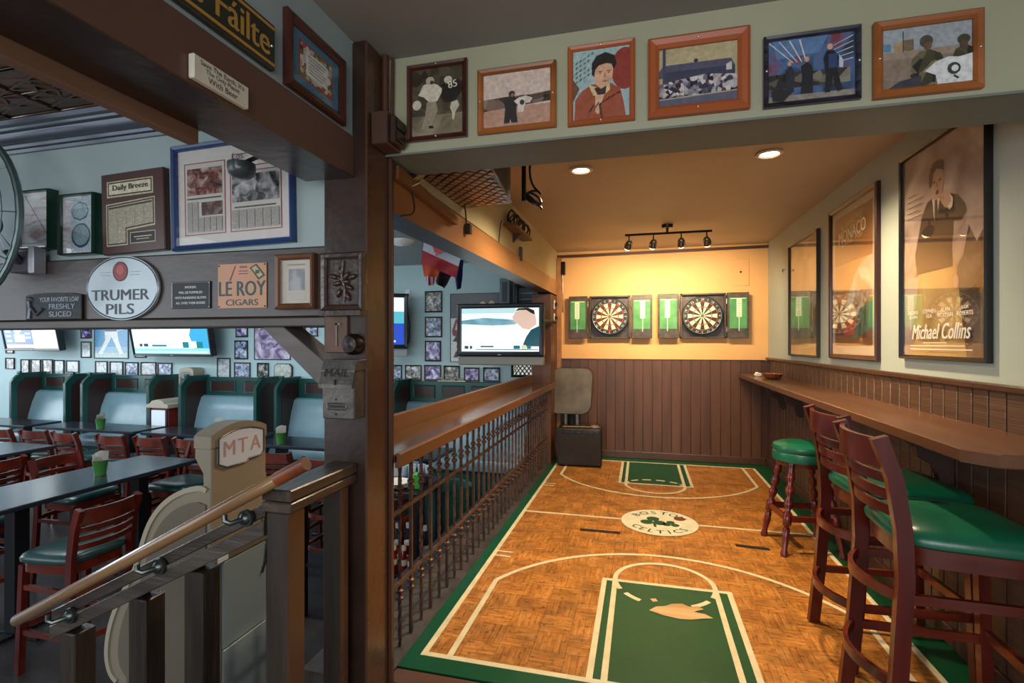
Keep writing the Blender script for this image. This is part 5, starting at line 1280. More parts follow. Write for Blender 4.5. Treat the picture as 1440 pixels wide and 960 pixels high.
for px, zb0 in ((258, -.112), (180, -.292), (82, -.472)):
    X0 = oY(px, 850, 1.33).x - ox
    f = (X0 - xa) / (xb - xa); zt_ = za + (zb_ - za) * f - .09
    g = G(); g.box(X0, X0 + .075, -.03, .045, zb0 + .0005, zt_, .004); g.obj('baluster', M_old, sr)
hr = thing('hand_rail', 'round worn wooden handrail sloping down on metal brackets', 'handrail', (-1.09, 1.28, 0))
A, B = oY(430, 652, 1.28), oY(22, 873, 1.28)
M_pole = mat('6f4e32', .2, col2='96754e', var=.5, vscale=5, stretch=(.3, 1, 1), coat=.5, name='worn_varnished_pole')
g = G(); pa, pb = Vector((A.x + 1.09, 0, A.z)), Vector((B.x + 1.09, 0, B.z)); d = (pb - pa).normalized()
g.tube([pa, pa + d * .004, pb - d * .008, pb], [.017, .020, .020, .014], 16); g.obj('pole', M_pole, hr, smooth=True)
g = G(); q = pa + d * .11; g.tube([pa - d * .002, q], [.0205, .0212], 16); g.obj('bare_end', mat('8d4a26', .35, col2='5d2c15', var=.5, vscale=9), hr, smooth=True)
M_brk = mat('4c5350', .3, metal=.8, name='cast_bracket_metal')
for px, py in ((347, 728), (225, 796), (100, 865)):
    c = oY(px, py, 1.325); lx, lz = c.x + 1.09, c.z
    g = G(); g.lathe([(.001, .036), (.026, .036), (.028, .046), (.001, .047)], 18, (lx, 0, lz), axis='y'); g.lathe([(.001, .024), (.014, .028), (.02, .037)], 14, (lx, 0, lz), axis='y')
    g.tube([(lx, .03, lz), (lx - .02, .0, lz - .004), (lx - .035, -.004, lz + .004), (lx - .04, 0, lz + .02)], .008, 8); g.obj('bracket', M_brk, hr, smooth=True)
# ---- cash machine, turned so that its back faces the steps; origin at the back left corner
TH = math.radians(90); E1 = ray(297, 640); E1 = Vector((E1.x, E1.y, 0)).normalized() * 2.8; AW = .37
atm = thing('cash_machine', 'beige cash machine with lit arched topper behind the stair railing', 'cash machine', (E1.x, E1.y, ZD), TH)
ux, uy = Vector((math.cos(TH), math.sin(TH), 0)), Vector((-math.sin(TH), math.cos(TH), 0))
def onplane(px, py, u):
    d = ray(px, py); n = Vector((u.y, -u.x, 0)); t = n.dot(E1) / n.dot(d); p = Vector((0, 0, CZ)) + d * t
    return (u.dot(Vector((p.x, p.y, 0)) - E1), p.z - ZD)
SD = lambda px, py: onplane(px, py, uy)      # side face: (y, z)
BF = lambda px, py: onplane(px, py, ux)      # back face: (x, z)
M_atm = mat('877c6a', .35, var=.05, vscale=4, name='beige_plastic'); M_atmd = mat('6a6153', .35, name='dark_beige_plastic'); M_atml = mat('9fb0b8', .25, metal=.4, name='pale_grey_panel')  # side panel and lip use a darker beige than the body
def out3(p0, pts, z0): return [p0] + pts
sh_ = [SD(*p) for p in ((292, 690), (284, 685), (258, 690), (232, 706), (212, 732), (200, 768), (190, 805), (174, 832), (157, 872), (150, 915), (155, 945), (166, 958))]
for _ in range(2):
    q_ = [sh_[0]]
    for (a0, b0), (a1, b1) in zip(sh_, sh_[1:]): q_ += [(a0 * .75 + a1 * .25, b0 * .75 + b1 * .25), (a0 * .25 + a1 * .75, b0 * .25 + b1 * .75)]
    sh_ = q_ + [sh_[-1]]
sh_ = [(0.0, sh_[0][1])] + sh_[1:] + [(sh_[-1][0] - .02, 0.002), (0.0, 0.002)]
g = G(); g.prism(sh_, 'x', 0, AW, bev=.006); g.obj('body', M_atm, atm)
# curved edge band and recessed side panel following the bulging front
ring_ = sh_[1:-3]
g = G(); g.tube([(-.003, y, z) for y, z in ring_], .012, 4, ry=.006, up=(1, 0, 0)); g.obj('edge_band', mat('a49a86', .3), atm)
cy_, cz_ = .16, .75
g = G(); g.prism([(cy_ + (y - cy_) * .84, cz_ + (z - cz_) * .90) for y, z in sh_], 'x', -.008, 0, bev=.003); g.obj('side_panel', M_atmd, atm)
zseam, ztop_ = BF(340, 893)[1], BF(340, 775)[1]
for z0, z1 in ((.04, zseam - .003), (zseam + .003, ztop_)):
    g = G(); g.box(.06, AW - .02, -.012, 0, z0, z1, .004); g.obj('service_panel', M_atml, atm)
g = G(); g.prism([(.0, ztop_ + .01), (AW, ztop_ + .01), (AW, ztop_ + .04), (0, ztop_ + .04)], 'y', -.02, 0); g.obj('panel_lip', M_atmd, atm)
q = BF(308, 782); g = G(); g.box(q[0] - .03, q[0] + .03, -.026, -.02, ztop_ + .012, ztop_ + .036); g.obj('sticker', mat('d5dcde', .5), atm)
# topper: arched slab with a back-lit panel
zb0, zk, ze, zp = BF(297, 700)[1], BF(297, 655)[1], BF(297, 614)[1], BF(338, 592)[1]
yd = SD(272, 640)[0]
g = G(); g.prism([(.004, zb0 - .05), (.004, ze - .061), (yd - .004, ze - .061), (yd - .004, zk + .03), (yd * .45, zk - .04), (yd * .45, zb0 - .05)], 'x', .004, AW - .004, bev=.003); g.obj('neck', M_atm, atm)
def arch(w0, w1, zl, zh, n=22): return [(w0 + (w1 - w0) * i / n, zl + (zh - zl) * math.sin(PI * i / n) ** .8) for i in range(n + 1)]
g = G(); g.prism(arch(0, AW, ze - .002, zp) + [(AW, ze - .06), (0, ze - .06)], 'y', .0, yd, bev=.003); g.obj('topper', M_atm, atm)
m_ = .035
pn = arch(m_, AW - m_, ze - .02, zp - .035) + [(AW - m_, ze - .13), (AW - m_ - .02, ze - .15), (AW * .62, ze - .15), (AW * .58, ze - .165), (m_ + .05, ze - .165), (m_, ze - .14)]
g = G(); g.prism(pn, 'y', -.007, -.001); g.obj('light_panel', mat('b4b6bc', .4, emit=.1), atm)
g = G(); g.tube([(x, -.008, z) for x, z in pn], .0045, 6, closed=True); g.obj('panel_rim', mat('3c3a36', .35), atm, smooth=True)
M_pk = mat('ab8a86', .5)
for i, ch in enumerate('MTA'): txt(ch, M_pk, atm, AW * (.27 + .235 * i), ze - .075, h=.075, y=-.0085, bold=.01, name='letter')
for x, z in ((m_, ze - .06), (AW * .3, zp - .045), (AW * .7, zp - .045), (AW - m_, ze - .06), (AW * .3, ze - .165), (AW * .75, ze - .15)):
    g = G(); g.lathe([(.001, -.012), (.004, -.010), (.005, -.002)], 8, (x, 0, z), axis='y'); g.obj('screw', M_iron, atm)
g = G(); g.tube([(AW - .03, -.012, ztop_ + .14), (AW - .015, -.02, ztop_ + .02), (AW - .03, -.02, ztop_ - .10), (AW - .06, -.02, ztop_ - .16)], .006, 6); g.obj('cable', M_cord, atm, smooth=True)
# ---- dining tables, cups, chairs
M_tt = mat('20242c', .2, col2='2e333c', var=.4, vscale=6, stretch=(1, .15, 1), bump=.05, name='dark_table_top', spec=.6)
M_tb = mat('14161a', .35, name='black_table_base')
def table(label, x0, x1, y0, y1):
    t = thing('dining_table', label, 'table', ((x0 + x1) / 2, (y0 + y1) / 2, ZD), 0, 'tall dark dining tables')
    w, d = (x1 - x0) / 2, (y1 - y0) / 2
    g = G(); g.box(-w, w, -d, d, .985, 1.02, .006); g.obj('table_top', M_tt, t)
    ends = ((0, -d * .6), (0, d * .6)) if d > w else ((-w * .6, 0), (w * .6, 0))
    for x, y in ends:
        g = G(); g.box(x - .05, x + .05, y - .05, y + .05, .03, .985, .004); g.obj('column', M_tb, t)
        g = G(); g.box(x - .25, x + .25, y - .04, y + .04, 0.001, .03, .004); g.box(x - .04, x + .04, y - .25, y + .25, 0.001, .03, .004); g.obj('foot', M_tb, t)
    return t
table('long dark table nearest the camera with a green napkin cup', -4.75, -4.07, 2.36, 3.90)
table('dark table at the far left edge of the dining room, bare', -6.85, -6.1, 2.55, 4.05)
table('dark table in front of the second booth with a green napkin cup', -7.75, -6.1, 4.88, 5.34)
table('dark table at the leftmost booth, cut by the picture edge', -9.6, -7.95, 4.88, 5.34)
table('dark table in front of the booth behind the long near table', -5.98, -4.40, 4.88, 5.34)
table('dark table right of the cash machine beside the main post', -4.15, -3.05, 4.62, 5.12)
table('dark table behind the iron railing with a green napkin cup', -2.98, -1.9, 4.46, 4.98)
cup0 = None
M_cup = mat('3f7a35', .4, name='green_plastic'); M_nap = mat('cfcabf', .7, name='paper_napkin')
def cup(label, p):
    global cup0
    if cup0 is None:
        t = thing('napkin_cup', label, 'cup', p, 0, 'green cups of napkins')
        g = G(); g.lathe([(.001, 0), (.040, 0), (.055, .12), (.057, .122), (.052, .12), (.038, .01)], 18, cap=False); g.obj('cup', M_cup, t, smooth=True)
        random.seed(4)
        for i in range(6):
            g = G(); x = (i - 2.5) * .013
            g.poly([(x, -.036, .06), (x, .036, .06), (x + .004, .042, .175 + random.uniform(-.02, .02)), (x + .006, .0, .19 + random.uniform(-.015, .015)), (x + .003, -.042, .175 + random.uniform(-.02, .02))])
            bmesh.ops.solidify(g.bm, geom=g.bm.faces[:], thickness=.004); n = g.obj('napkin', M_nap, t)
        cup0 = t; return t
    return dup(cup0, label, p, random.uniform(-1, 1))
TZ = ZD + 1.0205
cup('green cup of napkins on the long near table', oZ(141, 667, TZ))
cup('green cup of napkins on the table before the second booth', Vector((-6.75, 4.98, TZ)))
cup('green cup of napkins left of the cash machine topper', Vector((-4.92, 5.0, TZ)))
cup('green cup of napkins right of the cash machine topper', oZ(385, 634, TZ) + Vector((-.2, .35, 0)))
cup('green cup of napkins on the table behind the iron railing', Vector((-2.12, 4.60, TZ)))
spots = [(-3.66, 2.55, PI, 'dark red ladder-back chair in front, left of the stair railing'),
         (-4.36, 3.98, -PI / 2, 'ladder-back chair at the far end of the long near table'),
         (-4.95, 3.47, 0.05, 'ladder-back chair on the far side of the long near table, by its cup'),
         (-4.95, 2.66, 0.0, 'ladder-back chair at the near left corner of the long near table'),
         (-5.80, 4.66, PI / 2, 'left chair of the row before the booth behind the long table'),
         (-5.27, 4.68, PI / 2 + .05, 'middle chair of the row before the booth behind the long table'),
         (-4.74, 4.70, PI / 2 - .05, 'right chair of the row before the booth behind the long table'),
         (-7.55, 4.66, PI / 2, 'left chair of the row before the second booth'),
         (-7.02, 4.68, PI / 2 + .05, 'middle chair of the row before the second booth'),
         (-6.48, 4.66, PI / 2 - .05, 'right chair of the row before the second booth'),
         (-5.80, 3.20, PI, 'chair between the bare left table and the long near table'),
         (-3.42, 4.36, PI / 2 + .05, 'chair just right of the cash machine topper'),
         (-2.78, 4.24, PI / 2, 'left chair at the table behind the iron railing'),
         (-2.22, 4.24, PI / 2, 'right chair at the table behind the iron railing')]
M_vd = mat('1f3f3c', .28, var=.1, vscale=8, name='dark_green_vinyl', spec=.6)
first = None
for x, y, rz, lab in spots:
    if first is None:
        first = dup(bc, lab, (x, y, ZD), rz, 'ladder-back dining chairs')
        for ch in first.children:
            if ch.name.startswith('seat_pad'): ch.data = ch.data.copy(); ch.data.materials[0] = M_vd
    else: dup(first, lab, (x, y, ZD), rz, 'ladder-back dining chairs')
for o in bpy.data.objects:
    if o.get('group') == 'ladder-back dining chairs': o.name = 'dining_chair'
# ---- booths along the far wall
M_bg = mat('184640', .3, var=.12, vscale=5, name='dark_green_booth_paint', spec=.6); M_bp = mat('3a2622', .3, name='dark_red_inset_panel'); M_teal_v = mat('7896a0', .32, var=.12, vscale=4, bump=.08, bscale=30, name='grey_teal_vinyl', spec=.6)
YF = 5.60
zt = oY(95, 526, YF).z
def divider(px, label):
    x = oY(px, 530, YF).x
    t = thing('booth_divider', label, 'booth', (x, YF, ZD), 0, 'booth dividers')
    H_ = zt - ZD
    pr = [(0, 0.001), (.48, 0.001), (.48, H_), (.15, H_), (.11, H_ - .015), (.08, H_ - .05), (.03, H_ - .09), (0, H_ - .14)]
    g = G(); g.prism(pr, 'x', -.025, .025, bev=.006); g.obj('panel', M_bg, t)
    g = G(); g.prism([(.08, .25), (.40, .25), (.40, H_ - .08), (.19, H_ - .08), (.12, H_ - .14), (.08, H_ - .20)], 'x', .0255, .029); g.obj('inset_panel', M_bp, t)
    g = G(); g.lathe([(.001, -.03), (.02, -.03), (.02, .03), (.001, .03)], 12, (0, .12, H_ + .005), axis='x'); g.obj('scroll', M_bg, t, smooth=True)
    return x
dv = {}
for px, lab in ((14, 'green booth divider nearest the left picture edge'), (90, 'green booth divider, left one of the pair behind the napkin cups'), (114, 'green booth divider, right one of the pair behind the napkin cups'), (207, 'green booth divider left of the small red machine'), (252, 'green booth divider right of the small red machine'), (358, 'green booth divider behind the cash machine topper'), (387, 'green booth divider behind the diagonal brace'), (552, 'green booth divider seen just right of the main post')):
    dv[px] = divider(px, lab)
def bench(a, b, label, pt=None, npan=2):
    x0, x1 = dv[a] + .03, (dv[b] - .03 if b else b)
    if b is None: x1 = pt
    w = (x1 - x0) / 2
    t = thing('booth_bench', label, 'booth', ((x0 + x1) / 2, YF, ZD), 0, 'booth benches')
    H_ = zt - ZD - .03
    g = G(); g.box(-w, w, .42, .48, 0.001, H_, .005); g.obj('back_panel', M_bg, t)
    zc_ = H_ - .27
    for k in range(npan):
        f0 = -w + 2 * w * (k + .15) / npan; f1 = -w + 2 * w * (k + .85) / npan
        g = G(); g.box(f0, f1, .412, .4195, H_ - .20, H_ - .06, .004); g.obj('inset_panel', M_bp, t)
        g = G(); g.ring(f1 - f0 + .03, .17, .018, .012, y0=.419, cx=(f0 + f1) / 2, cz=H_ - .13); g.obj('moulding', M_bg, t)
    pr = [(.419, zc_), (.38, zc_ + .012), (.33, zc_ - .02), (.27, zc_ - .18), (.22, zc_ - .38), (.19, zc_ - .55), (-.13, zc_ - .58), (-.16, zc_ - .63), (-.14, zc_ - .70), (.419, zc_ - .70)]
    g = G(); g.prism(pr, 'x', -w, w); g.obj('cushion', M_teal_v, t, smooth=True, ang=50)
    g = G(); g.box(-w, w, -.1, .41, 0.001, zc_ - .702, .004); g.obj('base', M_bg, t)
bench(14, 90, 'teal vinyl booth bench at the far left, between the first dividers')
bench(114, 207, 'teal vinyl booth bench left of the small red machine')
bench(252, 358, 'teal vinyl booth bench behind the cash machine topper')
bench(387, 552, 'teal vinyl booth bench behind the main post')
dv_end = oY(752, 545, YF).x
bench(552, None, 'long green-panelled booth bench behind the iron railing', pt=-1.33, npan=4)
# ornamental script sign lying on top of the right booth panel
p = oY(633, 541, 6.0)
g = G()
g.tube([(-.17 + .034 * i, 0, .022 * (1 + math.sin(i * 2.1))) for i in range(11)], .009, 6)
g.tube([(-.17 + .034 * i, -.006, .022 * (1 + math.cos(i * 1.7))) for i in range(11)], .007, 6)
g.box(-.19, .19, -.01, .012, -.008, .004); tag(g.obj('script_sign', mat('b8b4a0', .3, metal=.4), None, smooth=True, loc=(p.x, YF + .45, zt - .021)), 'little curly silver script sign on top of the long booth panel', 'sign')
# small red machine between dividers, pale arched top
p = (dv[207] + dv[252]) / 2
vm = thing('vending_machine', 'small red vending machine with cream arched top between two booths', 'machine', (p - .03, 5.56, ZD))
zr = oY(236, 575, 5.5).z - ZD; ztp = oY(236, 556, 5.5).z - ZD
g = G(); g.box(-.16, .16, 0, .30, 0.001, zr, .01); g.obj('body', mat('7a2a26', .35), vm)
g = G(); g.box(-.12, .13, -.012, 0, zr - .36, zr - .03, .006); g.obj('window', mat('c9d4dc', .2, emit=.4), vm)
g = G(); g.prism([(-.19, zr), (.19, zr), (.19, zr + .05), (.12, zr + .06), (.09, zr + .10), (.0, zr + .12), (-.09, zr + .10), (-.12, zr + .06), (-.19, zr + .05)], 'y', -.03, .31, bev=.006); g.obj('arched_top', mat('b0a894', .4), vm)
for sx in (-1, 1):
    g = G(); g.box(sx * .145 - .015, sx * .145 + .015, -.02, 0, .05, zr, .004); g.obj('side_trim', mat('2b2330', .4), vm)
zq = oY(253, 552, 5.88).z; zq2 = oY(253, 517, 5.88).z
lm = thing('mirror_stand', 'cream rounded mirror box standing behind the small red machine', 'mirror', ((dv[207] + dv[252]) / 2 + .07, 5.90, ZD))
g = G(); g.prism(rrect(.26, zq2 - zq, .06), 'y', 0, .18, bev=.006); g.obj('case', mat('a59a82', .4), lm, loc=(0, 0, (zq + zq2) / 2 - ZD))
g = G(); g.prism(rrect(.19, (zq2 - zq) * .7, .05), 'y', -.006, -.001); g.obj('mirror', mat('cfd8da', .08, metal=.9), lm, loc=(0, 0, (zq + zq2) / 2 - ZD))
g = G(); g.box(-.05, .05, .04, .14, 0.001, zq - ZD + .01, .01); g.obj('stand', mat('8d8470', .4), lm)
# ---- pictures on the far wall
YQ = YD - .001
B1 = ['1d2230', '5b6a8c', 'aab6cc', 'e4e8ec']; B2 = ['2a2030', '5a4a8a', 'b0a8d0', 'e8e8f0']; B3 = ['20201e', '5a5854', 'a8a8a2', 'ecece8']; B4 = ['7f8a94', 'b4bcc0', 'd4d8d6']
FR = [mat('1c1512', .3), mat('4a2a1a', .35), mat('2a1d18', .35)]
walls = [
 (6.6, 458, 17, 466, 'B3', 'tiny frame at the very left edge just under the sign beam'), (7, 469, 18, 497, 'B3', 'tall black frame with two small cards at the left edge'), (6.6, 503, 19, 519, 'B3', 'small frame under the tall black frame at the left edge'),
 (28, 505, 40, 525, 'B3', 'first of five small frames in the row under the left television'), (42, 505, 56, 527, 'B3', 'second of five small frames under the left television'), (58.5, 505, 73, 528, 'B3', 'third of five small frames under the left television'), (75, 506, 89, 528, 'B4', 'fourth of five small frames under the left television'), (92, 506.6, 110, 524, 'B4', 'fifth and palest of the row of frames under the left television'),
 (112.5, 458, 127.5, 475.6, 'B2', 'upper small frame between the left television and the batter poster'), (113, 480, 127, 503, 'B4', 'lower small frame between the left television and the batter poster'),
 (133, 507.5, 150, 525, 'B4', 'pale frame under the batter poster, first in its row'), (153.5, 508, 172, 528, 'B4', 'pale frame under the batter poster, second in its row'), (175, 509, 193.5, 528.5, 'B1', 'blue-toned frame right of the batter poster row'), (197, 509, 218.5, 528, 'B4', 'pale frame under the left corner of the middle television'), (221, 510, 241, 528, 'B1', 'frame under the middle television beside the cream mirror box'),
 (189, 458, 198, 475, 'B1', 'narrow upper frame right of the batter poster'), (188.5, 480, 204.5, 503, 'B4', 'lower frame right of the batter poster'),
 (330.6, 458, 347.5, 474, 'B2', 'upper frame right of the middle television'), (329, 478.5, 347.5, 505, 'B1', 'middle frame right of the middle television'), (328.4, 509.4, 351, 531, 'B1', 'brown frame below the two frames right of the middle television'), (304.4, 503, 323, 533, 'B4', 'tall dark frame with pale print under the middle television'), (360.7, 510, 377, 530, 'B3', 'frame under the purple action poster'), (427, 456.5, 446, 473, 'B1', 'frame seen above the diagonal brace beside the post'), (424, 478, 443, 497, 'B2', 'frame half hidden by the diagonal brace'),
 (597, 409, 621, 439, 'B3', 'top of the three stacked dark frames left of the hockey poster'), (597, 445, 621, 474, 'B1', 'middle of the three stacked dark frames left of the hockey poster'), (597, 479, 619.5, 508, 'B2', 'bottom of the three stacked dark frames left of the hockey poster'),
 (549, 513, 564.4, 534.5, 'B1', 'first frame above the long booth, beside the main post'), (569, 513, 592, 534.5, 'B3', 'second frame above the long booth'), (596, 513, 619.5, 535, 'B2', 'third frame above the long booth, brown framed'), (623.4, 514, 646, 536, 'B3', 'fourth frame above the long booth'), (652, 516.5, 673.6, 536, 'B2', 'fifth frame above the long booth, blue toned'), (679, 516.5, 702.5, 536.7, 'B1', 'sixth frame above the long booth, nearest the lattice window')]
for i, (l, t_, r, b, pal, lab) in enumerate(walls):
    cx, cz, w, h = yrect(l, t_, r, b, YQ - .02)
    t = thing('wall_photo', lab, 'picture', (cx, YQ, cz), 0, 'small framed photos on the dining wall')
    g = G(); g.ring(w, h, .018, .02); g.obj('frame', FR[1] if 'brown' in lab else FR[i % 3], t)
    g = G(); g.box(-w / 2 + .012, w / 2 - .012, -.008, 0, -h / 2 + .012, h / 2 - .012); g.obj('print', photo({'B1': B1, 'B2': B2, 'B3': B3, 'B4': B4}[pal], 16, i * 1.3), t)
def wposter(l, t_, r, b, label, shapes, cat='poster', bd=.012):
    cx, cz, w, h = yrect(l, t_, r, b, YQ - .012)
    t = thing('wall_poster', label, cat, (cx, YQ, cz), 0, 'large posters on the dining wall')
    g = G(); g.ring(w, h, bd, .014); g.obj('frame', FR[0], t)
    g = G(); g.box(-w / 2 + .005, w / 2 - .005, -.004, 0, -h / 2 + .005, h / 2 - .005); g.obj('backing', FR[2], t)
    art(t, w - bd * 1.6, h - bd * 1.6, shapes, y=-.005); return t
wposter(132, 440, 180, 504, 'blue poster of a batter in white trousers', [(C('5f9cc4'), FULL), (C('8fb6c8'), rc(0, 0, 1, .25)), (C('b9c8c4'), rc(0, 0, 1, .12)), (C('e6e8e4'), [(.30, .60), (.68, .60), (.72, .40), (.86, .10), (.76, .08), (.56, .40), (.50, .48), (.44, .36), (.22, .08), (.12, .10), (.32, .40)]), (C('2a3a6a'), rc(.33, .60, .66, .64)), (C('e6e8e4'), [(.32, .64), (.66, .64), (.70, .90), (.30, .90)]), (C('d8e2e8'), [(.66, .62), (1, .67), (1, .66), (.66, .60)])])
wposter(357, 440, 408, 506, 'pale purple action poster behind the diagonal brace', [(photo(['6a5a7a', 'b8a8c4', 'e4dfe8'], 7, 3), FULL), (photo(['3a2a5a', '8a7aa0', 'd0c8d8'], 12, 7), [(.2, .2), (.9, .3), (1, .8), (.4, .95), (.1, .6)])])
wposter(633, 412, 703, 509, 'tall hockey player poster partly behind the wide television', [(C('c9cdc6'), FULL), (C('4a4e50'), rc(0, .64, 1, 1)), (C('9a5a48'), [(.50, .66), (.60, .80), (.72, .86), (.86, .78), (.92, .66)]), (C('e0b090'), ell(.66, .82, .07, .06)), (C('d09a80'), ell(.84, .84, .06, .05)), (C('8e2a28'), [(.02, .44), (.10, .62), (.26, .70), (.26, .66), (.14, .60), (.08, .44)]), (C('26282c'), [(.16, .38), (.30, .40), (.32, .54), (.20, .54)]), (C('7a2f2c'), ell(.10, .42, .07, .05)), (C('2b2b30'), [(.04, .30), (.22, .28), (.3, .36), (.12, .38)]), (C('a8463c'), ell(.2, .22, .08, .03)), (C('3a3c40'), [(.06, .06), (.14, .06), (.24, .16), (.2, .2), (.1, .14)])], bd=.006)
# octagonal plaque, leaded window, wall outlet with cord
cx, cz, w, h = yrect(385, 511, 411, 532, YQ - .02)
t = thing('octagon_plaque', 'pale octagonal embossed plaque behind the diagonal brace', 'plaque', (cx, YQ, cz))
oc = [(-w / 2, -h * .3), (-w * .35, -h / 2), (w * .35, -h / 2), (w / 2, -h * .3), (w / 2, h * .3), (w * .35, h / 2), (-w * .35, h / 2), (-w / 2, h * .3)]
g = G(); g.prism(oc, 'y', -.02, 0, bev=.004); g.obj('plate', mat('2c2a28', .4), t)
g = G(); g.prism([(x * .9, z * .9) for x, z in oc], 'y', -.026, -.02, bev=.003); g.obj('embossed_face', mat('b9bdb4', .35, var=.4, vscale=30, bump=.6, bscale=40), t)
a, b = oY(718, 505, 6.05), oY(756, 531, 6.05)
wn = G(); wn.ring(b.x - a.x, a.z - b.z, .03, .04); wo = wn.obj('window_1', FR[2], None, loc=((a.x + b.x) / 2, YD - .001, (a.z + b.z) / 2)); struct(wo, 'small leaded lattice window')
g = G(); g.box(-(b.x - a.x) / 2 + .02, (b.x - a.x) / 2 - .02, -.012, -.008, -(a.z - b.z) / 2 + .02, (a.z - b.z) / 2 - .02); g.obj('pane', mat('dfe4d8', .2, emit=.5), wo)
wW, wH = b.x - a.x, a.z - b.z
for i in range(-3, 4):
    for s in (-1, 1):
        g = G(); x = i * wW * .16; g.tube([(x - s * wH * .3, -.015, -wH / 2 + .03), (x + s * wH * .3, -.015, wH / 2 - .03)], .006, 4, ry=.006); 
        for v in g.bm.verts: v.co.x = max(-wW / 2 + .02, min(wW / 2 - .02, v.co.x))
        g.obj('lead_came', M_iron, wo)
# televisions on the dining wall
S1 = [(E_('e9f0ee', .9), FULL), (E_('2a5a8a', .5), rc(0, .0, .55, 1)), (E_('d8e0dc', .8), rc(.02, .02, .55, .12)), (E_('f0d8c8', .7), [(.25, .35), (.40, .6), (.36, 1), (.22, 1), (.2, .6)]), (E_('dfe8e8', .8), rc(.20, .2, .40, .42)), *[(E_('b8d4e6', .6), rc(.04, .2 + k * .14, .15, .26 + k * .14)) for k in range(5)], *[(E_('b8d4e6', .6), rc(.42, .3 + k * .12, .53, .35 + k * .12)) for k in range(5)]]
a, b = oY(18, 440, 5.9), oY(95, 493, 5.9)
t1 = tv('television', 'left tilted television with a blue graphic, under the sign beam', ((a.x + b.x) / 2, 5.78, (a.z + b.z) / 2), 0.0, b.x - a.x, a.z - b.z, S1, tilt=.18, bez=.035)
S2 = [(photo(['d8e4ea', 'eef2f2', 'f8f8f6'], 1.2, 5, emit=.9), FULL), (E_('3a9ac4', .8), [(.80, .1), (.76, .4), (.82, .7), (.95, .8), (1, .8), (1, .1)]), (E_('8cc8dc', .8), rc(0, .0, 1, .12)), (E_('cfe2e6', .8), rc(0, .02, .96, .05)), (E_('1f7f8a', .5), rc(.66, .13, .92, .26)), (E_('e8ece4', .8), rc(.74, .13, .84, .27)), (E_('2f7f8a', .4), rc(.25, .16, .45, .2)), (E_('28445c', .3), rc(.08, .16, .12, .22)), (E_('28445c', .3), rc(.14, .16, .2, .22))]
a, b = oY(196, 430, 5.9), oY(306, 501, 5.9)
t2 = tv('television', 'middle tilted television with a pale scene and score bar, under the sign beam', ((a.x + b.x) / 2, 5.78, (a.z + b.z) / 2), 0.0, b.x - a.x, a.z - b.z, S2, tilt=.18, bez=.035)
for t in (t1, t2):
    g = G(); g.box(-.18, .18, .05, .30, -.12, .14, .006); g.obj('wall_mount', mat('3d4440', .45), t)
a, b = oY(535, 413, 5.8), oY(577, 490, 5.8)
S3 = [(E_('2a4fc0', .8), FULL), (E_('5ab8c8', .8), rc(0, .45, 1, .75)), (E_('e8ecec', .9), rc(0, .7, 1, 1)), (E_('dfe8f0', .8), rc(.1, .05, .8, .09)), (E_('cfe0f0', .7), rc(.2, .42, .5, .46))]
t3 = tv('television', 'television with a blue screen just right of the main post', (a.x + .06, 5.75, (a.z + b.z) / 2), .55, .62, a.z - b.z, S3, bez=.05)
g = G(); g.box(-.1, .1, .04, .42, -.3, .2, .006); g.obj('wall_mount', mat('b0a890', .5), t3)
g = G(); g.box(-.30, .30, -.02, .12, -(a.z - b.z) / 2 - .10, -(a.z - b.z) / 2 - .012, .006); g.obj('speaker_bar', mat('a7aeb0', .4), t3)
p = oY(573, 413, YQ - .01)
o = thing('wall_outlet', 'white outlet with black cord above the blue television', 'outlet', (p.x, YQ, p.z))
g = G(); g.box(-.035, .035, -.008, 0, -.055, .055, .003); g.obj('plate', mat('d8dcdc', .4), o)
g = G(); g.box(-.018, .018, -.03, -.008, -.04, .0, .003); g.obj('plug', M_cord, o)
g = G(); g.tube([(0, -.03, -.03), (-.01, -.03, -.15), (.04, -.02, -.4), (.03, -.02, -.62), (-.03, -.02, -.72)], .007, 6); g.obj('cord', M_cord, o, smooth=True)
# tall grey cabinet speaker and dark frame right of the hockey poster, below the orange beam
a, b = oY(704, 392, 5.95), oY(718, 430, 5.95)
g = G(); g.box(-(b.x - a.x) / 2, (b.x - a.x) / 2, -.08, .1, -(a.z - b.z) / 2, (a.z - b.z) / 2, .006); o = tag(g.obj('column_speaker', mat('5f7078', .4), None, loc=((a.x + b.x) / 2, 5.98, (a.z + b.z) / 2)), 'narrow grey column speaker above the wide television', 'speaker')
g = G(); g.box(-.03, .03, -.085, -.08, -.12, .12); g.obj('grille', mat('3a444a', .6), o)
a, b = oY(720, 398, 5.95), oY(752, 432, 5.95)
t = thing('window_shutter', 'dark blue wooden shutter frame above the wide television', 'shutter', ((a.x + b.x) / 2, YQ, (a.z + b.z) / 2))
w, h = b.x - a.x, a.z - b.z
g = G(); g.ring(w, h, .05, .04); g.obj('frame', mat('1a2030', .35), t)
for k in range(3):
    g = G(); g.box(-w / 2 + .04, w / 2 - .04, -.02, -.004, -h / 2 + .04 + k * (h - .08) / 3 + .006, -h / 2 + .04 + (k + 1) * (h - .08) / 3 - .006, .003); g.obj('slat', mat('232a3c', .35), t)
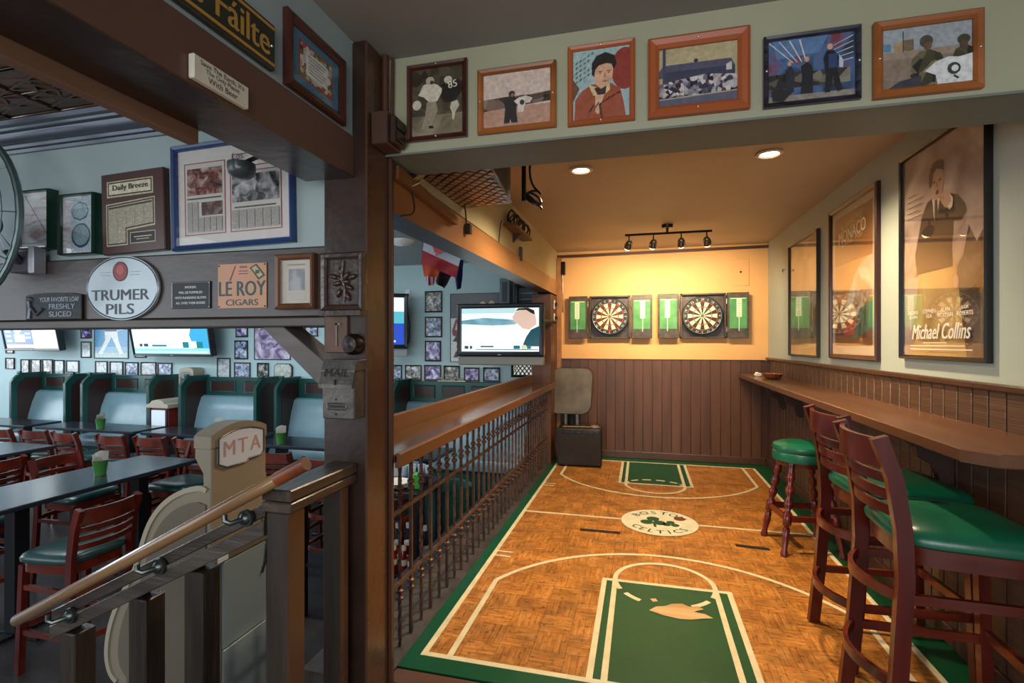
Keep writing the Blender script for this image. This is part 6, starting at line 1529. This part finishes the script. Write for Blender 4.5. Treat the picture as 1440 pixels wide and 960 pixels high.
# ---- flags hanging from the dining ceiling
YG = 4.5
def cloth(name, label, pts, cols, wav=.02, grp='small flags hanging together'):
    """pts: four px corners tl,tr,br,bl; cols: list of (u0,v0,u1,v1,material) painted cells"""
    tl, tr, br, bl = [oY(px, py, YG) for px, py in pts]
    NU, NV = 24, 16; mats = []
    g = G(); grid = []
    for j in range(NV + 1):
        row = []
        for i in range(NU + 1):
            u, v = i / NU, j / NV
            p = tl * (1 - u) * (1 - v) + tr * u * (1 - v) + br * u * v + bl * (1 - u) * v
            p = p + Vector((0, wav * math.sin(u * 9 + v * 2) * (.3 + v) + wav * .4 * math.sin(v * 7 + u * 3), 0))
            row.append(g._v(p - tl))
        grid.append(row)
    for j in range(NV):
        for i in range(NU):
            u, v = (i + .5) / NU, (j + .5) / NV; m = None
            for f, mm in cols:
                if f(u, v): m = mm
            if m not in mats: mats.append(m)
            g._f([grid[j][i], grid[j][i + 1], grid[j + 1][i + 1], grid[j + 1][i]], mats.index(m))
    bmesh.ops.solidify(g.bm, geom=g.bm.faces[:], thickness=.003)
    o = g.obj(name, mats, None, smooth=True, loc=tuple(tl))
    for f in (.06, .94):
        q = (tr - tl) * f
        g = G(); g.tube([(q.x, q.y, q.z - .004), (q.x, q.y, ZDC - tl.z)], .002, 5); g.obj('string', M_cord, o)
    return tag(o, label, 'flag', grp)
R_ = mat('a8202a', .6); Wh = mat('c9ced8', .6); Or = mat('c8542a', .6); Bk_ = mat('23262c', .6); Bl = mat('24407a', .6)
always = lambda u, v: True
fl1 = cloth('flag', 'red and white maple leaf flag hanging below the orange beam', ((596, 338), (648, 362), (642, 391), (591, 369)), [(always, Wh), (lambda u, v: v > .45, R_)], .015)
YG = 4.49
tlv = oY(596, 338, YG)
# maple leaf
leaf = [(0, -.5), (.05, -.5), (.04, -.28), (.26, -.32), (.22, -.22), (.48, .02), (.40, .06), (.46, .24), (.30, .2), (.26, .28), (.12, .12), (.18, .42), (.09, .37), (0, .55)]
leaf = leaf + [(-x, z) for x, z in leaf[::-1]]
c = oY(618, 351, YG) - tlv
g = G(); g.prism([(x * .13, z * .13) for x, z in leaf], 'y', -.004, 0); lf = g.obj('maple_leaf', R_, fl1, loc=(c.x, -.028, c.z)); lf.rotation_euler = (0, .35, 0)
YG = 4.60
cloth('flag', 'orange flag with a striped corner below the maple leaf flag', ((592, 366), (622, 372), (612, 400), (598, 402)), [(always, Or), (lambda u, v: v > .62 and int(u * 8) % 2 == 0, Wh), (lambda u, v: v > .62 and int(u * 8) % 2 == 1, R_)], .02)
YG = 4.70
cloth('flag', 'small black flag between the orange and the blue flags', ((612, 376), (636, 386), (626, 406), (612, 398)), [(always, Bk_)], .02)
YG = 4.80
cloth('flag', 'dark blue flag hanging right of the maple leaf flag', ((638, 362), (652, 366), (650, 402), (641, 410)), [(always, Bl)], .02)
p = oY(566, 352, 4.6)
dl = thing('ceiling_fixture', 'small pale dome fixture on the dining ceiling left of the flags', 'lamp', (p.x, 4.6, ZDC))
g = G(); g.lathe([(.001, -.06), (.08, -.045), (.12, -.005), (.12, 0)], 20, cap=False); g.obj('dome', mat('dfe2de', .4), dl, smooth=True)
# ---- service station behind the iron railing: bottles, plates, cutlery
sv = thing('service_station', 'dark service stand with shelves behind the iron railing', 'stand', (-2.07, 3.62, ZD))
M_st = mat('1b1d22', .35, name='dark_stand')
g = G(); g.box(-.50, .50, -.26, .24, .985, 1.03, .005); g.obj('top', M_st, sv)
g = G(); g.box(-.48, .48, -.24, .22, .39, .414, .004); g.obj('shelf', M_st, sv)
for sx in (-1, 1):
    for sy in (-.23, .21):
        g = G(); g.box(sx * .47 - .025, sx * .47 + .025, sy - .025, sy + .025, 0.001, .985, .004); g.obj('leg', M_st, sv)
zs_, zt2 = ZD + .4145, ZD + 1.0305
kb = thing('ketchup_bottle', 'red ketchup bottle with white cap, nearest on the service stand shelf', 'bottle', (-1.65, 3.44, zs_), 0, 'ketchup bottles')
g = G(); g.lathe([(.001, 0), (.030, 0), (.032, .02), (.030, .10), (.018, .145), (.013, .16), (.001, .16)], 14); g.obj('glass_body', mat('8a1416', .2, coat=.4), kb, smooth=True)
g = G(); g.lathe([(.0305, .04), (.0312, .05), (.0308, .09), (.0302, .095)], 14, cap=False); g.obj('label', mat('d8d4c8', .5), kb, smooth=True)
g = G(); g.lathe([(.018, .158), (.021, .16), (.021, .19), (.001, .192)], 12); g.obj('cap', mat('d4d2cc', .4), kb, smooth=True)
for i in range(1, 9):
    dup(kb, 'red ketchup bottle with white cap in the crowd on the service stand shelf', (-1.65 - .075 * (i % 4) - .02 * (i // 4), 3.44 + .10 * (i // 4) + .01 * (i % 2), zs_), i, 'ketchup bottles')
wb0 = thing('sauce_bottle', 'dark sauce bottle with pale cap behind the ketchup bottles', 'bottle', (-1.66, 3.70, zs_), 0, 'dark sauce bottles')
g = G(); g.lathe([(.001, 0), (.028, 0), (.028, .13), (.014, .17), (.014, .23), (.001, .23)], 12); g.obj('glass_body', mat('1d2230', .2, coat=.4), wb0, smooth=True)
g = G(); g.lathe([(.0285, .03), (.0288, .11)], 12, cap=False); g.obj('label', mat('aab4c4', .5), wb0)
g = G(); g.lathe([(.015, .22), (.016, .225), (.016, .26), (.001, .262)], 10); g.obj('cap', mat('b9c2cc', .4), wb0, smooth=True)
for i in range(1, 6): dup(wb0, 'dark sauce bottle with pale cap behind the ketchup bottles', (-1.66 - .08 * i, 3.70 + .012 * (i % 3), zs_), i)
pl0 = G(); pl0.lathe([(.001, 0), (.05, 0), (.09, .012), (.11, .018), (.09, .016), (.05, .006), (.001, .006)], 20, cap=False)
stack = pl0.obj('plate', mat('dcdad2', .3), None, smooth=True, loc=(-1.80, 3.48, zt2)); tag(stack, 'white plate in the little stack on the service stand', 'plate', 'stacked white plates')
for i in range(1, 4): c = stack.copy(); COL.objects.link(c); c.location = (-1.80, 3.48, zt2 + .009 * i)
g0 = G(); g0.lathe([(.001, 0), (.028, 0), (.034, .10), (.031, .10), (.026, .006), (.001, .006)], 14, cap=False)
gl = g0.obj('tumbler', mat('aebcc8', .1, spec=.8), None, smooth=True, loc=(-1.66, 3.78, zt2)); tag(gl, 'pale tumbler in the row on the service stand', 'glass', 'tumblers on the service stand')
for i in range(1, 7): c = gl.copy(); COL.objects.link(c); c.location = (-1.66 - .075 * i, 3.78 + .02 * (i % 2), zt2)
g = G(); g.box(-.07, .07, -.05, .05, 0, .07, .006); tag(g.obj('condiment_tray', mat('2a3a6a', .35), None, loc=(-1.68, 3.62, zt2)), 'blue condiment tray on the right end of the service stand', 'tray')
g = G(); g.box(-.03, .03, -.03, .03, 0, .12, .01); tag(g.obj('bright_green_bottle', mat('4aa83a', .35), None, loc=(-1.62, 3.48, zt2)), 'small bright green squeeze bottle on the service stand', 'bottle')
nb = thing('teal_bin', 'teal plastic bin standing right of the service stand', 'bin', (-1.66, 4.18, ZD))
g = G(); g.lathe([(.16, 0.001), (.17, .02), (.20, .85), (.215, .87), (.20, .86), (.15, .03)], 20, cap=False); g.obj('shell', mat('1f5a54', .4), nb, smooth=True)
# cloth mat on the dining floor by the near chair
g = G(); g.box(-4.6, -3.45, 1.5, 2.2, ZD + .0005, ZD + .008, .003); tag(g.obj('floor_mat', mat('3c4a5c', .5, var=.2, vscale=5), None), 'blue-grey floor mat below the near dining chair', 'mat')
